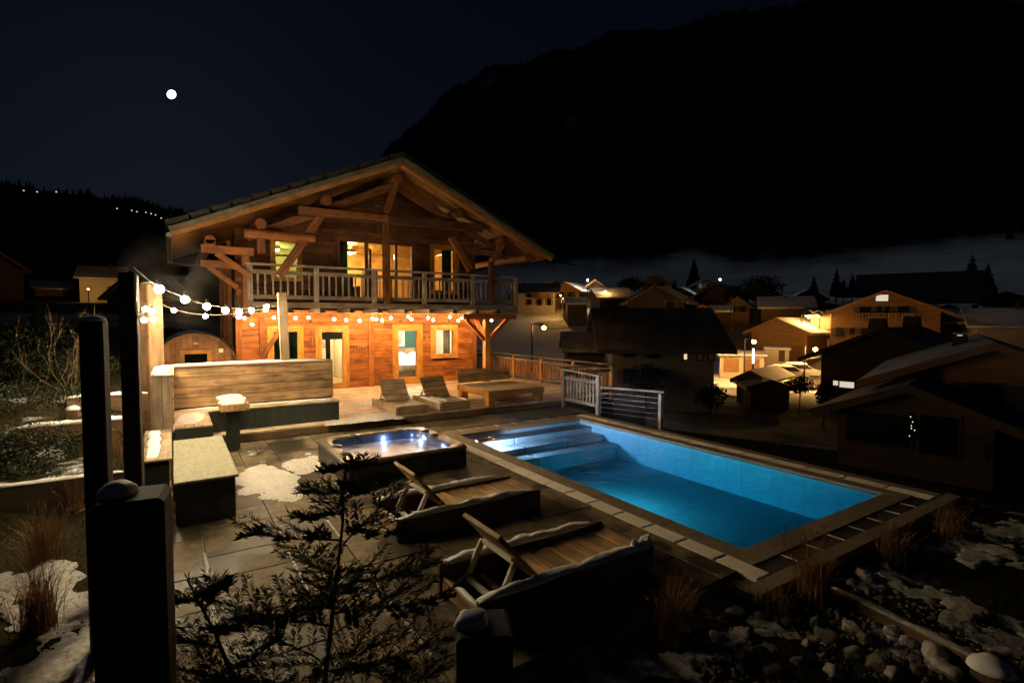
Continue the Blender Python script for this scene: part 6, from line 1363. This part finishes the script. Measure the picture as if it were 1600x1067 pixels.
# bare pale shrub behind the dark posts
p = at_ground(120, 640); p = V((-1.9, 14.6, gz(-1.9, 14.6))); bs = thing('bare_shrub', 'leafless pale branched shrub behind the round-topped dark post', 'shrub', p); frame(p); b = MB(); rgg = random.Random(9)
def twig(a, d, L, r, depth):
    pts = [a]; dd = d.copy()
    for k in range(5): dd = (dd + V((rgg.uniform(-.25, .25), rgg.uniform(-.25, .25), 0.22))).normalized(); pts.append(pts[-1] + dd * L / 5)
    b.tube(pts, [r * (1 - 0.75 * i / 5) for i in range(6)], 5)
    if depth:
        for k in range(4): i = rgg.randint(1, 5); twig(pts[i], (dd + V((rgg.uniform(-.9, .9), rgg.uniform(-.9, .9), rgg.uniform(-.1, .5)))).normalized(), L * rgg.uniform(.45, .7), r * 0.5, depth - 1)
for k in range(6): a = k * 1.1; twig(V((0, 0, -0.1)), V((math.cos(a) * 0.9, math.sin(a) * 0.9, 0.55)).normalized(), 1.15, 0.012, 2)
b.build('branches', 'twig', bs, org=V((0, 0, 0))); frame()
# young yew in the foreground: trunk, limbs, needled sprays
def yew(label, base, tip, rgg, nb=34, spread=0.85, nl=0.044):
    base, tip = V(base), V(tip); t = thing('evergreen', label, 'shrub', base); tr = MB(); nd = MB()
    mid = base.lerp(tip, 0.5) + V((0.04, 0.02, 0)); line = [base + V((0, 0, -0.15)), base.lerp(mid, 0.5) + V((0.02, 0, 0)), mid, mid.lerp(tip, 0.55) + V((0.015, 0, 0)), tip]
    tr.tube(line, [0.022, 0.017, 0.012, 0.008, 0.003], 7)
    def pt(f):
        f = min(0.9999, f) * 4; i = int(f); return line[i].lerp(line[i + 1], f - i)
    def needles(a, c, dens=1.0):
        d = (c - a); L = d.length; d = d / L; n = max(3, int(L / 0.0034 * dens)); s0 = d.orthogonal().normalized()
        side = V((0, 0, 1)).cross(d); side = side.normalized() if side.length > 0.05 else s0; upv = d.cross(side)
        for k in range(n):
            e = a + d * (L * (k + rgg.random()) / n); ang = rgg.choice((-1, 1)) * rgg.uniform(0.15, 1.35) + PI / 2; v = (side * math.sin(ang - PI / 2 + PI / 2 * (1 if rgg.random() < .5 else -1)) + upv * rgg.uniform(-0.25, 0.75)).normalized()
            v = (v + d * rgg.uniform(0.35, 0.8)).normalized(); ln = nl * rgg.uniform(0.7, 1.15); wv = d.cross(v).normalized() * 0.0034
            if wv.length < 1e-4: continue
            nd.quad(e - wv * 0.6, e + v * ln * 0.5 - wv, e + v * ln, e + v * ln * 0.5 + wv)
    needles(pt(0.8), tip)
    for k in range(nb):
        f = 0.10 + 0.88 * (k + rgg.random()) / nb; a0 = k * 2.4 + rgg.uniform(-.4, .4); o = pt(f); L = spread * (1 - f) ** 0.75 * rgg.uniform(0.6, 1.15) + 0.07
        dd = V((math.cos(a0), math.sin(a0), rgg.uniform(0.15, 0.5))).normalized(); p = o; pts = [o]; m = 6
        for j in range(m): dd = (dd + V((0, 0, -0.10 + 0.045 * j)) + V((rgg.uniform(-.1, .1), rgg.uniform(-.1, .1), 0))).normalized(); p = p + dd * L / m; pts.append(p)
        tr.tube(pts, [0.006 * (1 - j / m) + 0.0015 for j in range(m + 1)], 5)
        for j in range(1, m): needles(pts[j], pts[j + 1])
        for j in range(1, m + 1):
            for s in (-1, 1):
                if rgg.random() < 0.12: continue
                l2 = L * 0.55 * (1 - 0.6 * j / m) * rgg.uniform(0.7, 1.2) + 0.03; sd = V((0, 0, 1)).cross(dd).normalized() * s; q = pts[j]; e = q + (dd * 0.75 + sd * rgg.uniform(0.6, 1.0) + V((0, 0, rgg.uniform(-.1, .35)))).normalized() * l2
                tr.tube([q, e], [0.0022, 0.001], 4); needles(q, e)
    tr.build('trunk', 'trunk', t); nd.build('foliage', 'yew', t, org=base)
bq = atd(478, 1010, 3.05); tq = atd(540, 712, 3.15)
yew('young dark evergreen with needled drooping sprays in the foreground', (bq.x, bq.y, 0.15), tq, random.Random(4), 26, 0.95, 0.050)
b2 = atd(420, 1120, 2.9); t2 = atd(292, 905, 2.8)
yew('low dark evergreen sprays beside the broad foreground post', (b2.x, b2.y, 0.1), t2, random.Random(8), 14, 0.5, 0.05)
b3 = atd(640, 1090, 2.7); t3 = atd(650, 1040, 2.75)
yew('evergreen twig tips at the bottom frame edge', (b3.x, b3.y, 0.2), t3, random.Random(12), 10, 0.3)
frame()
